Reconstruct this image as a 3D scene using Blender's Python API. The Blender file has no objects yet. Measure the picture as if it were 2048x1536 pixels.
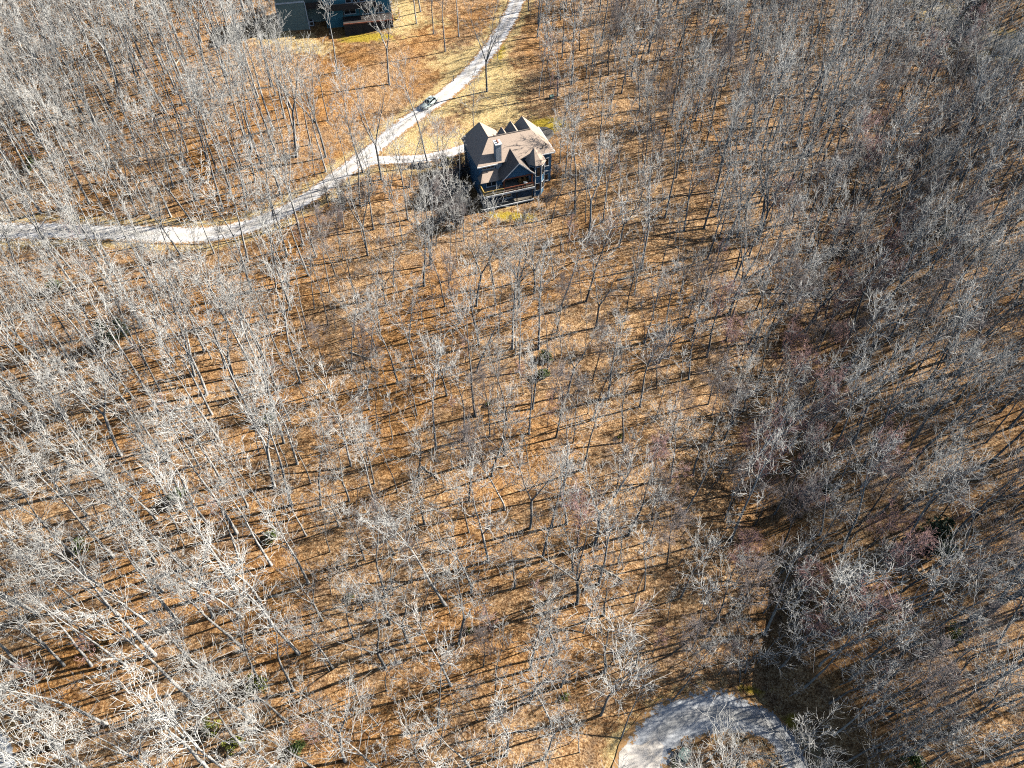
import bpy, bmesh, math, random
import numpy as np
from mathutils import Vector, Matrix

R = math.radians
SC = bpy.context.scene
COL = SC.collection

# ------------------------------------------------------------------ camera, sky, sun, exposure
CAM_H = 112.0
TILT = 39.4
F = 1500.0                      # focal length in photograph pixels (2048 wide)
cam_data = bpy.data.cameras.new("camera")
cam_data.sensor_width = 36.0
cam_data.lens = F / 2048.0 * 36.0
cam_data.clip_start = 1.0
cam_data.clip_end = 6000.0
cam = bpy.data.objects.new("camera", cam_data)
COL.objects.link(cam)
cam.location = (0, 0, CAM_H)
cam.rotation_euler = (R(TILT), 0, 0)
SC.camera = cam

SUN_EL = 35.0
SHADOW = Vector((-1.0, -0.30, 0)).normalized()          # ground direction in which shadows fall
to_sun = Vector((-SHADOW.x * math.cos(R(SUN_EL)), -SHADOW.y * math.cos(R(SUN_EL)), math.sin(R(SUN_EL))))
world = bpy.data.worlds.new("World")
SC.world = world
world.use_nodes = True
wn = world.node_tree
bg = wn.nodes["Background"]
sky = wn.nodes.new("ShaderNodeTexSky")
sky.sky_type = 'NISHITA'
sky.sun_disc = False
sky.sun_elevation = R(SUN_EL)
sky.sun_rotation = math.atan2(to_sun.x, to_sun.y)
wn.links.new(sky.outputs[0], bg.inputs[0])
bg.inputs[1].default_value = 0.06
sun_data = bpy.data.lights.new("sun", 'SUN')
sun_data.energy = 5.0
sun_data.angle = R(0.5)
sun_data.color = (1.0, 0.94, 0.85)
sun = bpy.data.objects.new("sun", sun_data)
COL.objects.link(sun)
sun.rotation_euler = to_sun.to_track_quat('Z', 'Y').to_euler()
sun.location = (100, 60, 150)

SC.view_settings.view_transform = 'Standard'
SC.view_settings.look = 'None'
SC.view_settings.exposure = 1.18
SC.view_settings.gamma = 1.0
SC.view_settings.use_curve_mapping = False
SC.cycles.use_denoising = False
SC.cycles.pixel_filter_type = 'BLACKMAN_HARRIS'
SC.cycles.filter_width = 1.1
SC.cycles.max_bounces = 1
SC.cycles.debug_use_spatial_splits = True
SC.cycles.caustics_reflective = False
SC.cycles.caustics_refractive = False
SC.cycles.diffuse_bounces = 0
SC.cycles.glossy_bounces = 1
SC.cycles.transparent_max_bounces = 4

# ------------------------------------------------------------------ helpers: projection, terrain
CT, ST = math.cos(R(TILT)), math.sin(R(TILT))


def ray(px, py):
    u, v = (px - 1024.0) / F, -(py - 768.0) / F
    return np.array([u, v * CT + ST, v * ST - CT])


def project(x, y, z):
    """world -> photograph pixel (x, y) and depth"""
    zc = z - CAM_H
    yc = y * CT + zc * ST
    d = y * ST - zc * CT
    return 1024 + F * x / d, 768 - F * yc / d, d


SLOPE = 0.12


def base_hit(px, py):
    d = ray(px, py)
    t = CAM_H / (SLOPE * d[1] - d[2])
    return np.array([d[0] * t, d[1] * t])


RAVINE_PX = [(1900, 120), (1830, 230), (1765, 380), (1700, 520), (1655, 620), (1600, 730), (1540, 830),
             (1510, 910), (1535, 1000), (1555, 1100), (1570, 1200), (1535, 1290), (1548, 1362), (1622, 1436), (1680, 1530), (1740, 1680)]
RAV = np.array([base_hit(*p) for p in RAVINE_PX])


def poly_dist(P, x, y):
    """signed distance (positive on the right side when going along P) to polyline P; arrays welcome"""
    x = np.asarray(x, float); y = np.asarray(y, float)
    best = np.full(x.shape, 1e9); sgn = np.ones(x.shape)
    for a, b in zip(P[:-1], P[1:]):
        ab = b - a
        L2 = ab @ ab
        t = np.clip(((x - a[0]) * ab[0] + (y - a[1]) * ab[1]) / L2, 0, 1)
        dx, dy = x - a[0] - t * ab[0], y - a[1] - t * ab[1]
        d = np.hypot(dx, dy)
        c = ab[0] * (y - a[1]) - ab[1] * (x - a[0])
        m = d < best
        best = np.where(m, d, best)
        sgn = np.where(m, np.where(c > 0, 1, -1), sgn)
    return best * sgn


def terrain(x, y):
    x = np.asarray(x, float); y = np.asarray(y, float)
    z = SLOPE * y
    d = poly_dist(RAV, x, y)                       # >0: the far (eastern) bank; RAV runs towards the camera
    a = np.abs(d)
    z = z - 3.2 * np.exp(-(d / 6.5) ** 2)
    z = z - np.where(d < 0, 2.2 * np.exp(-(a / 26.0) ** 2), 0) - np.where(d >= 0, 2.2, 0)
    z = z - 2.0 * np.exp(-(d / 3.2) ** 2) * np.clip((58 - y) / 12.0, 0, 1)
    rise = np.clip(d - 5, 0, None)
    gentle = np.clip((y - 40) / 40.0, 0, 1)
    z = z + 19.0 * (1 - np.exp(-rise * (0.24 + 0.12 * gentle) / 19.0))
    st = np.clip((d - 0.5) / 4.5, 0, 1)
    z = z + 1.8 * st * st * (3 - 2 * st) * np.clip((60 - y) / 14.0, 0, 1)
    w = np.clip(np.hypot(x + 20, y - 90) / 400.0, 0, 1)
    z = z + 0.55 * np.sin(x * 0.085 + 1.3) * np.cos(y * 0.071 + 0.4) + 0.35 * np.sin(x * 0.19 - y * 0.13)
    z = z - 0.0009 * np.clip(-x - 30, 0, 150) ** 2 * 0.6      # western shoulder falls away a little
    return z


def tz(x, y):
    return float(terrain(np.array([x]), np.array([y]))[0])


def hit(px, py):
    """first point of the ground met by the ray through a photograph pixel"""
    d = ray(px, py)
    t0 = CAM_H / (SLOPE * d[1] - d[2])
    lo, hi = 0.45 * t0, 1.9 * t0
    for n in (260, 40):
        t = np.linspace(lo, hi, n)
        e = CAM_H + d[2] * t - terrain(d[0] * t, d[1] * t)
        k = int(np.argmax(e < 0)) if (e < 0).any() else n - 1
        lo, hi = t[max(k - 1, 0)], t[k]
    t = 0.5 * (lo + hi)
    return Vector((d[0] * t, d[1] * t, tz(d[0] * t, d[1] * t)))


def in_poly(poly, x, y):
    inside = False
    n = len(poly)
    j = n - 1
    for i in range(n):
        xi, yi = poly[i]; xj, yj = poly[j]
        if (yi > y) != (yj > y) and x < (xj - xi) * (y - yi) / (yj - yi) + xi:
            inside = not inside
        j = i
    return inside


# ------------------------------------------------------------------ helpers: materials
def new_mat(name):
    m = bpy.data.materials.new(name)
    m.use_nodes = True
    nt = m.node_tree
    b = nt.nodes["Principled BSDF"]
    return m, nt, b


def N(nt, kind, **kw):
    n = nt.nodes.new(kind)
    for k, v in kw.items():
        setattr(n, k, v)
    return n


def ramp(nt, stops):
    r = nt.nodes.new("ShaderNodeValToRGB")
    e = r.color_ramp.elements
    while len(e) > 1:
        e.remove(e[-1])
    e[0].position = stops[0][0]; e[0].color = (*stops[0][1], 1)
    for p, c in stops[1:]:
        q = e.new(p); q.color = (*c, 1)
    return r


def mixc(nt, fac, a, b, blend='MIX'):
    m = nt.nodes.new("ShaderNodeMix")
    m.data_type = 'RGBA'; m.blend_type = blend
    for s, v in ((m.inputs[0], fac), (m.inputs[6], a), (m.inputs[7], b)):
        if isinstance(v, bpy.types.NodeSocket):
            nt.links.new(v, s)
        elif isinstance(v, (int, float)):
            s.default_value = v
        else:
            s.default_value = (*v, 1)
    return m.outputs[2]


def noise(nt, vec, scale, detail=4, rough=0.6):
    n = nt.nodes.new("ShaderNodeTexNoise")
    n.inputs["Scale"].default_value = scale
    n.inputs["Detail"].default_value = detail
    n.inputs["Roughness"].default_value = rough
    if vec is not None:
        nt.links.new(vec, n.inputs["Vector"])
    return n


def mat_plain(name, col, rough=0.7, var=0.12, scale=3.0, metal=0.0, spec=0.3, bump=0.0, coord="Object"):
    m, nt, b = new_mat(name)
    tc = N(nt, "ShaderNodeTexCoord")
    n = noise(nt, tc.outputs[coord], scale, 5, 0.65)
    lo = tuple(max(0, c * (1 - var)) for c in col); hi = tuple(min(1, c * (1 + var)) for c in col)
    r = ramp(nt, [(0.3, lo), (0.7, hi)])
    nt.links.new(n.outputs[0], r.inputs[0])
    nt.links.new(r.outputs[0], b.inputs["Base Color"])
    b.inputs["Roughness"].default_value = rough
    b.inputs["Metallic"].default_value = metal
    b.inputs["Specular IOR Level"].default_value = spec
    if bump:
        bp = N(nt, "ShaderNodeBump")
        bp.inputs["Strength"].default_value = bump
        bp.inputs["Distance"].default_value = 0.05
        nt.links.new(n.outputs[0], bp.inputs["Height"])
        nt.links.new(bp.outputs[0], b.inputs["Normal"])
    return m


def mat_bark(name, dark, pale, stretch=6.0):
    m, nt, b = new_mat(name)
    tc = N(nt, "ShaderNodeTexCoord")
    mp = N(nt, "ShaderNodeMapping")
    mp.inputs["Scale"].default_value = (stretch, stretch, 0.9)
    nt.links.new(tc.outputs["Object"], mp.inputs[0])
    n = noise(nt, mp.outputs[0], 1.2, 5, 0.7)
    r = ramp(nt, [(0.32, dark), (0.62, pale)])
    nt.links.new(n.outputs[0], r.inputs[0])
    oi = N(nt, "ShaderNodeObjectInfo")
    mr = N(nt, "ShaderNodeMapRange")
    mr.inputs[3].default_value = 0.72; mr.inputs[4].default_value = 1.15
    nt.links.new(oi.outputs["Random"], mr.inputs[0])
    hs = N(nt, "ShaderNodeHueSaturation")
    nt.links.new(mr.outputs[0], hs.inputs["Value"])
    nt.links.new(r.outputs[0], hs.inputs["Color"])
    nt.links.new(hs.outputs[0], b.inputs["Base Color"])
    b.inputs["Roughness"].default_value = 0.85
    b.inputs["Specular IOR Level"].default_value = 0.2
    return m


M = {}
M['bark_pale'] = mat_bark('bark_pale', (0.24, 0.235, 0.225), (0.58, 0.57, 0.54))
M['bark_grey'] = mat_bark('bark_grey', (0.13, 0.13, 0.125), (0.40, 0.395, 0.38))
M['bark_brown'] = mat_bark('bark_brown', (0.10, 0.085, 0.075), (0.28, 0.25, 0.22))
M['twig_pale'] = mat_bark('twig_pale', (0.42, 0.41, 0.385), (0.64, 0.63, 0.59))
M['twig_grey'] = mat_bark('twig_grey', (0.27, 0.27, 0.26), (0.48, 0.475, 0.455))
M['twig_red'] = mat_bark('twig_red', (0.46, 0.25, 0.235), (0.66, 0.43, 0.40))
M['twig_mauve'] = mat_bark('twig_mauve', (0.17, 0.145, 0.14), (0.34, 0.295, 0.28))

# ground -----------------------------------------------------------
def make_ground_mat():
    m, nt, b = new_mat('leaf_litter')
    geo = N(nt, "ShaderNodeNewGeometry")
    P = geo.outputs["Position"]
    fine = noise(nt, P, 3.4, 6, 0.75)
    mid = noise(nt, P, 0.75, 4, 0.6)
    big = noise(nt, P, 0.055, 3, 0.5)
    r1 = ramp(nt, [(0.33, (0.050, 0.022, 0.008)), (0.43, (0.22, 0.098, 0.030)), (0.53, (0.47, 0.235, 0.080)), (0.65, (0.72, 0.45, 0.20))])
    nt.links.new(fine.outputs[0], r1.inputs[0])
    r2 = ramp(nt, [(0.33, (0.06, 0.03, 0.015)), (0.43, (0.25, 0.135, 0.062)), (0.53, (0.52, 0.32, 0.16)), (0.65, (0.80, 0.60, 0.37))])
    nt.links.new(fine.outputs[0], r2.inputs[0])
    rb = ramp(nt, [(0.40, (0, 0, 0)), (0.62, (1, 1, 1))])
    nt.links.new(big.outputs[0], rb.inputs[0])
    at = N(nt, "ShaderNodeAttribute"); at.attribute_name = "cover"
    sep = N(nt, "ShaderNodeSeparateColor")
    nt.links.new(at.outputs["Color"], sep.inputs[0])
    ad = N(nt, "ShaderNodeMath", operation='ADD')
    nt.links.new(rb.outputs[0], ad.inputs[0]); nt.links.new(sep.outputs[2], ad.inputs[1]); ad.use_clamp = True
    litter = mixc(nt, ad.outputs[0], r1.outputs[0], r2.outputs[0])
    rm = ramp(nt, [(0.36, (0.50, 0.47, 0.46)), (0.54, (1, 1, 1)), (0.8, (1.1, 1.06, 1.0))])
    nt.links.new(mid.outputs[0], rm.inputs[0])
    litter = mixc(nt, 1.0, litter, rm.outputs[0], 'MULTIPLY')
    soil = noise(nt, P, 0.21, 5, 0.65)
    rq = ramp(nt, [(0.52, (0, 0, 0)), (0.70, (0.75, 0.75, 0.75))])
    nt.links.new(soil.outputs[0], rq.inputs[0])
    rsoil = ramp(nt, [(0.34, (0.05, 0.032, 0.022)), (0.5, (0.22, 0.15, 0.10)), (0.66, (0.46, 0.35, 0.25))])
    nt.links.new(fine.outputs[0], rsoil.inputs[0])
    litter = mixc(nt, rq.outputs[0], litter, rsoil.outputs[0])
    # masks
    rs = ramp(nt, [(0.34, (0.25, 0.16, 0.06)), (0.5, (0.62, 0.45, 0.20)), (0.66, (0.82, 0.68, 0.38))])
    nt.links.new(fine.outputs[0], rs.inputs[0])
    rg = ramp(nt, [(0.34, (0.10, 0.075, 0.012)), (0.5, (0.42, 0.30, 0.035)), (0.68, (0.62, 0.48, 0.10))])
    nt.links.new(fine.outputs[0], rg.inputs[0])

    def masked(sock):
        a = N(nt, "ShaderNodeMath", operation='ADD')
        nt.links.new(sock, a.inputs[0]); nt.links.new(mid.outputs[0], a.inputs[1])
        q = ramp(nt, [(0.72, (0, 0, 0)), (1.0, (1, 1, 1))])
        nt.links.new(a.outputs[0], q.inputs[0])
        return q.outputs[0]
    c = mixc(nt, masked(sep.outputs[0]), litter, rs.outputs[0])
    c = mixc(nt, masked(sep.outputs[1]), c, rg.outputs[0])
    nt.links.new(c, b.inputs["Base Color"])
    b.inputs["Roughness"].default_value = 0.95
    b.inputs["Specular IOR Level"].default_value = 0.1
    bp = N(nt, "ShaderNodeBump")
    bp.inputs["Strength"].default_value = 1.0
    bp.inputs["Distance"].default_value = 0.40
    nt.links.new(fine.outputs[0], bp.inputs["Height"])
    nt.links.new(bp.outputs[0], b.inputs["Normal"])
    return m


def make_gravel_mat(name, a, bcol, c):
    m, nt, b = new_mat(name)
    geo = N(nt, "ShaderNodeNewGeometry")
    n1 = noise(nt, geo.outputs["Position"], 0.6, 5, 0.7)
    n2 = noise(nt, geo.outputs["Position"], 7.0, 4, 0.7)
    r = ramp(nt, [(0.30, a), (0.5, bcol), (0.7, c)])
    nt.links.new(n1.outputs[0], r.inputs[0])
    r2 = ramp(nt, [(0.3, (0.72, 0.72, 0.72)), (0.6, (1, 1, 1))])
    nt.links.new(n2.outputs[0], r2.inputs[0])
    cc = mixc(nt, 1.0, r.outputs[0], r2.outputs[0], 'MULTIPLY')
    at = N(nt, "ShaderNodeAttribute"); at.attribute_name = "across"
    n3 = noise(nt, geo.outputs["Position"], 1.6, 5, 0.7)
    e = N(nt, "ShaderNodeMath", operation='MULTIPLY_ADD')         # leaves and dirt drift in from the edges
    nt.links.new(at.outputs["Fac"], e.inputs[0]); e.inputs[1].default_value = 0.62; nt.links.new(n3.outputs[0], e.inputs[2])
    re_ = ramp(nt, [(0.98, (0, 0, 0)), (1.16, (1, 1, 1))])
    nt.links.new(e.outputs[0], re_.inputs[0])
    cc = mixc(nt, re_.outputs[0], cc, (0.40, 0.24, 0.11))
    rt = ramp(nt, [(0.0, (0.86, 0.82, 0.76)), (0.22, (0.90, 0.87, 0.83)), (0.36, (1, 1, 1)), (0.62, (1, 1, 1)), (0.75, (0.92, 0.90, 0.86))])   # wheel tracks
    nt.links.new(at.outputs["Fac"], rt.inputs[0])
    cc = mixc(nt, 1.0, cc, rt.outputs[0], 'MULTIPLY')
    nt.links.new(cc, b.inputs["Base Color"])
    b.inputs["Roughness"].default_value = 0.9
    b.inputs["Specular IOR Level"].default_value = 0.2
    bp = N(nt, "ShaderNodeBump"); bp.inputs["Strength"].default_value = 0.4; bp.inputs["Distance"].default_value = 0.05
    nt.links.new(n2.outputs[0], bp.inputs["Height"]); nt.links.new(bp.outputs[0], b.inputs["Normal"])
    return m


M['ground'] = make_ground_mat()
M['gravel'] = make_gravel_mat('pale_gravel', (0.60, 0.56, 0.50), (0.74, 0.72, 0.70), (0.80, 0.79, 0.78))
M['asphalt'] = make_gravel_mat('worn_pavement', (0.34, 0.36, 0.385), (0.47, 0.49, 0.51), (0.56, 0.57, 0.58))
M['pad'] = make_gravel_mat('dark_gravel_pad', (0.10, 0.10, 0.10), (0.17, 0.165, 0.16), (0.30, 0.28, 0.26))
M['sand'] = make_gravel_mat('sandy_gravel', (0.50, 0.40, 0.27), (0.70, 0.60, 0.44), (0.78, 0.72, 0.60))
M['roof'] = mat_plain('tan_shingle', (0.42, 0.33, 0.26), 0.9, 0.28, 9.0, bump=0.3)
M['roof_dark'] = mat_plain('brown_shingle', (0.20, 0.165, 0.14), 0.9, 0.25, 9.0, bump=0.3)
M['siding'] = mat_plain('slate_blue_siding', (0.10, 0.235, 0.37), 0.7, 0.10, 1.5)
M['teal'] = mat_plain('teal_siding', (0.09, 0.27, 0.32), 0.7, 0.12, 1.5)
M['sage'] = mat_plain('sage_siding', (0.27, 0.33, 0.28), 0.75, 0.10, 1.5)
M['trim'] = mat_plain('white_trim', (0.78, 0.78, 0.76), 0.6, 0.05, 4.0)
M['stone'] = mat_plain('chimney_stone', (0.52, 0.55, 0.57), 0.85, 0.35, 5.0, bump=0.5)
M['found'] = mat_plain('foundation_block', (0.10, 0.14, 0.19), 0.85, 0.2, 2.0)
M['deckwood'] = mat_plain('deck_boards', (0.24, 0.21, 0.17), 0.8, 0.2, 3.0)
M['railwood'] = mat_plain('honey_wood_and_lit_rail', (0.62, 0.42, 0.13), 0.7, 0.15, 3.0)  # also carries the sunlight on the left stretch of the deck rail
M['redwood_and_shade'] = mat_plain('redwood_post_and_shaded_rail', (0.33, 0.11, 0.06), 0.7, 0.15, 3.0)  # also carries the porch shade on the right stretch of the deck rail
M['darkwood'] = mat_plain('dark_deck_wood', (0.06, 0.05, 0.045), 0.8, 0.2, 3.0)
M['metal_dark'] = mat_plain('dark_metal', (0.03, 0.03, 0.032), 0.5, 0.1, 4.0, metal=0.3)
M['rubber'] = mat_plain('tyre_rubber', (0.025, 0.025, 0.027), 0.85, 0.1, 6.0)
M['alloy'] = mat_plain('alloy_rim', (0.55, 0.56, 0.57), 0.35, 0.06, 6.0, metal=0.8)
M['carpaint'] = mat_plain('pale_green_silver_paint', (0.56, 0.66, 0.62), 0.3, 0.04, 2.0, metal=0.1, spec=0.5)
M['lamp'] = mat_plain('lamp_lens', (0.75, 0.76, 0.74), 0.15, 0.05, 4.0)
M['tail'] = mat_plain('tail_lens', (0.40, 0.02, 0.02), 0.2, 0.05, 4.0)
M['green_metal'] = mat_plain('green_cabinet_paint', (0.16, 0.25, 0.22), 0.45, 0.12, 2.5, spec=0.4)
M['rock'] = mat_plain('grey_boulder', (0.20, 0.185, 0.165), 0.9, 0.35, 2.5, bump=0.6)
M['log'] = mat_bark('weathered_log', (0.34, 0.30, 0.24), (0.60, 0.54, 0.44))
M['cushion'] = mat_plain('cushion_fabric', (0.60, 0.62, 0.62), 0.9, 0.08, 5.0)
M['chairwood'] = mat_plain('orange_chair_wood', (0.50, 0.24, 0.08), 0.7, 0.12, 4.0)


def make_glass():
    m, nt, b = new_mat('window_glass')
    tc = N(nt, "ShaderNodeTexCoord")
    n = noise(nt, tc.outputs["Object"], 0.8, 2, 0.5)
    r = ramp(nt, [(0.3, (0.012, 0.016, 0.02)), (0.7, (0.035, 0.045, 0.05))])
    nt.links.new(n.outputs[0], r.inputs[0]); nt.links.new(r.outputs[0], b.inputs["Base Color"])
    b.inputs["Roughness"].default_value = 0.06
    b.inputs["Specular IOR Level"].default_value = 0.6
    return m


M['glass'] = make_glass()


def make_leaf(name, a, bcol, c):
    m, nt, b = new_mat(name)
    geo = N(nt, "ShaderNodeNewGeometry")
    n = noise(nt, geo.outputs["Position"], 1.3, 3, 0.6)
    r = ramp(nt, [(0.3, a), (0.5, bcol), (0.7, c)])
    nt.links.new(n.outputs[0], r.inputs[0]); nt.links.new(r.outputs[0], b.inputs["Base Color"])
    b.inputs["Roughness"].default_value = 0.5
    b.inputs["Specular IOR Level"].default_value = 0.35
    return m


M['leaf_green'] = make_leaf('evergreen_leaf', (0.06, 0.10, 0.025), (0.12, 0.17, 0.045), (0.20, 0.24, 0.08))
M['leaf_lime'] = make_leaf('yellow_green_leaf', (0.09, 0.11, 0.02), (0.20, 0.22, 0.035), (0.34, 0.34, 0.07))
M['needle'] = make_leaf('dark_needle', (0.012, 0.028, 0.014), (0.03, 0.055, 0.025), (0.06, 0.085, 0.035))
M['leaf_rust'] = make_leaf('rusty_leaf', (0.28, 0.12, 0.03), (0.50, 0.25, 0.06), (0.62, 0.38, 0.12))

# ------------------------------------------------------------------ helpers: objects
def tag(o, label=None, cat=None, group=None, kind=None):
    if label: o['label'] = label
    if cat: o['category'] = cat
    if group: o['group'] = group
    if kind: o['kind'] = kind
    return o


def empty(name, loc, rz=0.0, label=None, cat=None, group=None):
    o = bpy.data.objects.new(name, None)
    o.empty_display_size = 0.3
    COL.objects.link(o)
    o.location = loc
    o.rotation_euler = (0, 0, rz)
    return tag(o, label, cat, group)


class MB:
    def __init__(self):
        self.v = []; self.f = []

    def add(self, vs, fs):
        k = len(self.v)
        self.v += [tuple(p) for p in vs]
        self.f += [tuple(i + k for i in q) for q in fs]
        return self

    def box(self, x0, x1, y0, y1, z0, z1):
        return self.add([(x0, y0, z0), (x1, y0, z0), (x1, y1, z0), (x0, y1, z0), (x0, y0, z1), (x1, y0, z1), (x1, y1, z1), (x0, y1, z1)],
                        [(0, 3, 2, 1), (4, 5, 6, 7), (0, 1, 5, 4), (1, 2, 6, 5), (2, 3, 7, 6), (3, 0, 4, 7)])

    def slab(self, pts, th):
        """planar polygon (counter-clockwise seen from above) given thickness below"""
        P = [Vector(p) for p in pts]
        n = (P[1] - P[0]).cross(P[2] - P[0]).normalized()
        if n.z < 0:
            P = P[::-1]; n = -n
        k = len(P)
        low = [p - n * th for p in P]
        fs = [tuple(range(k)), tuple(range(2 * k - 1, k - 1, -1))]
        for i in range(k):
            j = (i + 1) % k
            fs.append((i, i + k, j + k, j))
        return self.add(P + low, fs)

    def prism(self, pts, off):
        """polygon swept by the vector off"""
        P = [Vector(p) for p in pts]; off = Vector(off)
        k = len(P)
        fs = [tuple(range(k - 1, -1, -1)), tuple(range(k, 2 * k))]
        for i in range(k):
            j = (i + 1) % k
            fs.append((i, j, j + k, i + k))
        return self.add(P + [p + off for p in P], fs)

    def bar(self, a, b, r, n=6, r2=None):
        a, b = Vector(a), Vector(b)
        d = (b - a).normalized()
        u = d.orthogonal().normalized(); w = d.cross(u)
        r2 = r if r2 is None else r2
        vs = []
        for c, rr in ((a, r), (b, r2)):
            for i in range(n):
                t = 2 * math.pi * i / n
                vs.append(c + (u * math.cos(t) + w * math.sin(t)) * rr)
        fs = [tuple(range(n - 1, -1, -1)), tuple(range(n, 2 * n))]
        for i in range(n):
            j = (i + 1) % n
            fs.append((i, j, j + n, i + n))
        return self.add(vs, fs)

    def build(self, name, mat, parent=None, smooth=False, fix=True):
        me = bpy.data.meshes.new(name)
        me.from_pydata(self.v, [], self.f)
        if fix:
            bm = bmesh.new(); bm.from_mesh(me)
            bmesh.ops.recalc_face_normals(bm, faces=bm.faces)
            bm.to_mesh(me); bm.free()
        me.materials.append(M[mat] if isinstance(mat, str) else mat)
        if smooth:
            me.shade_smooth()
        o = bpy.data.objects.new(name, me)
        COL.objects.link(o)
        if parent is not None:
            o.parent = parent
        return o


def box(name, mat, parent, *a):
    return MB().box(*a).build(name, mat, parent)


# ------------------------------------------------------------------ roads
DRIVE_PX = [(-140, 462), (0, 463), (120, 462), (240, 466), (340, 470), (430, 468), (500, 452), (560, 428), (620, 394), (680, 350), (735, 308),
            (790, 263), (845, 222), (900, 182), (945, 140), (985, 92), (1015, 45), (1035, 0), (1048, -40), (1060, -90)]
SPUR_PX = [(700, 335), (740, 322), (790, 320), (840, 318), (885, 310), (925, 298), (955, 286)]
TOPROAD_PX = [(1800, -30), (1880, 22), (1940, 62), (1990, 85), (2060, 102), (2160, 118)]
TURN_PX = [(1268, 1640), (1278, 1570), (1296, 1500), (1342, 1450), (1410, 1426), (1475, 1430), (1535, 1450), (1578, 1500), (1600, 1560), (1600, 1640)]
BANKROAD_PX = [(-60, 1470), (-16, 1490), (0, 1520), (10, 1570), (15, 1640)]


def smooth_line(px, step=1.0):
    pts = [hit(*p) for p in px]
    out = []
    n = len(pts)
    for i in range(n - 1):
        p0, p1, p2, p3 = pts[max(i - 1, 0)], pts[i], pts[i + 1], pts[min(i + 2, n - 1)]
        k = max(2, int((p2 - p1).length / step))
        for j in range(k):
            t = j / k
            q = 0.5 * ((2 * p1) + (p2 - p0) * t + (2 * p0 - 5 * p1 + 4 * p2 - p3) * t * t + (3 * p1 - p0 - 3 * p2 + p3) * t ** 3)
            out.append((q.x, q.y))
    out.append((pts[-1].x, pts[-1].y))
    return np.array(out)


DRIVE = smooth_line(DRIVE_PX); SPUR = smooth_line(SPUR_PX); TOPROAD = smooth_line(TOPROAD_PX)
TURN = smooth_line(TURN_PX); BANKROAD = smooth_line(BANKROAD_PX)


def road(name, line, halfw, mat, lift, label=None, jitter=0.35, seed=1, taper=None):
    rnd = random.Random(seed)
    n = len(line)
    t = np.gradient(line, axis=0)
    t /= np.linalg.norm(t, axis=1)[:, None]
    nrm = np.stack([-t[:, 1], t[:, 0]], 1)
    K = 7
    mb = MB()
    jl = jr = 0
    xs, ys, zo = [], [], []
    for i in range(n):
        jl = 0.7 * jl + rnd.uniform(-1, 1) * jitter
        jr = 0.7 * jr + rnd.uniform(-1, 1) * jitter
        h = halfw(i / (n - 1)) if callable(halfw) else halfw
        for k in range(K):
            s = -1 + 2 * k / (K - 1)
            w = h * s + (jl * 0.5 if k == 0 else jr * 0.5 if k == K - 1 else 0)
            x, y = line[i] + nrm[i] * w
            xs.append(x); ys.append(y); zo.append(lift + 0.05 * (1 - s * s) - (0.03 if k in (0, K - 1) else 0))
    zs = terrain(np.array(xs), np.array(ys)) + np.array(zo)
    mb.v = list(zip(xs, ys, zs.tolist()))
    across = [abs(-1 + 2 * k / (K - 1)) for i in range(n) for k in range(K)]
    for i in range(n - 1):
        for k in range(K - 1):
            a = i * K + k
            mb.f.append((a, a + 1, a + K + 1, a + K))
    o = mb.build(name, mat, smooth=True, fix=False)
    a = o.data.attributes.new('across', 'FLOAT', 'POINT')
    a.data.foreach_set('value', np.array(across, np.float32))
    return tag(o, label, None, None, 'structure')


# ------------------------------------------------------------------ ground sheet
HOUSE_O = hit(971.5, 424) + Vector((0, 0, 0.8))          # front-left foot of the blue house
HOUSE_YAW = R(19.5)
TOP_O = hit(690, 74)
TOP_YAW = R(12.0)


def house_local(o, yaw, x, y):
    c, s = math.cos(-yaw), math.sin(-yaw)
    dx, dy = x - o.x, y - o.y
    return dx * c - dy * s, dx * s + dy * c


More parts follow.
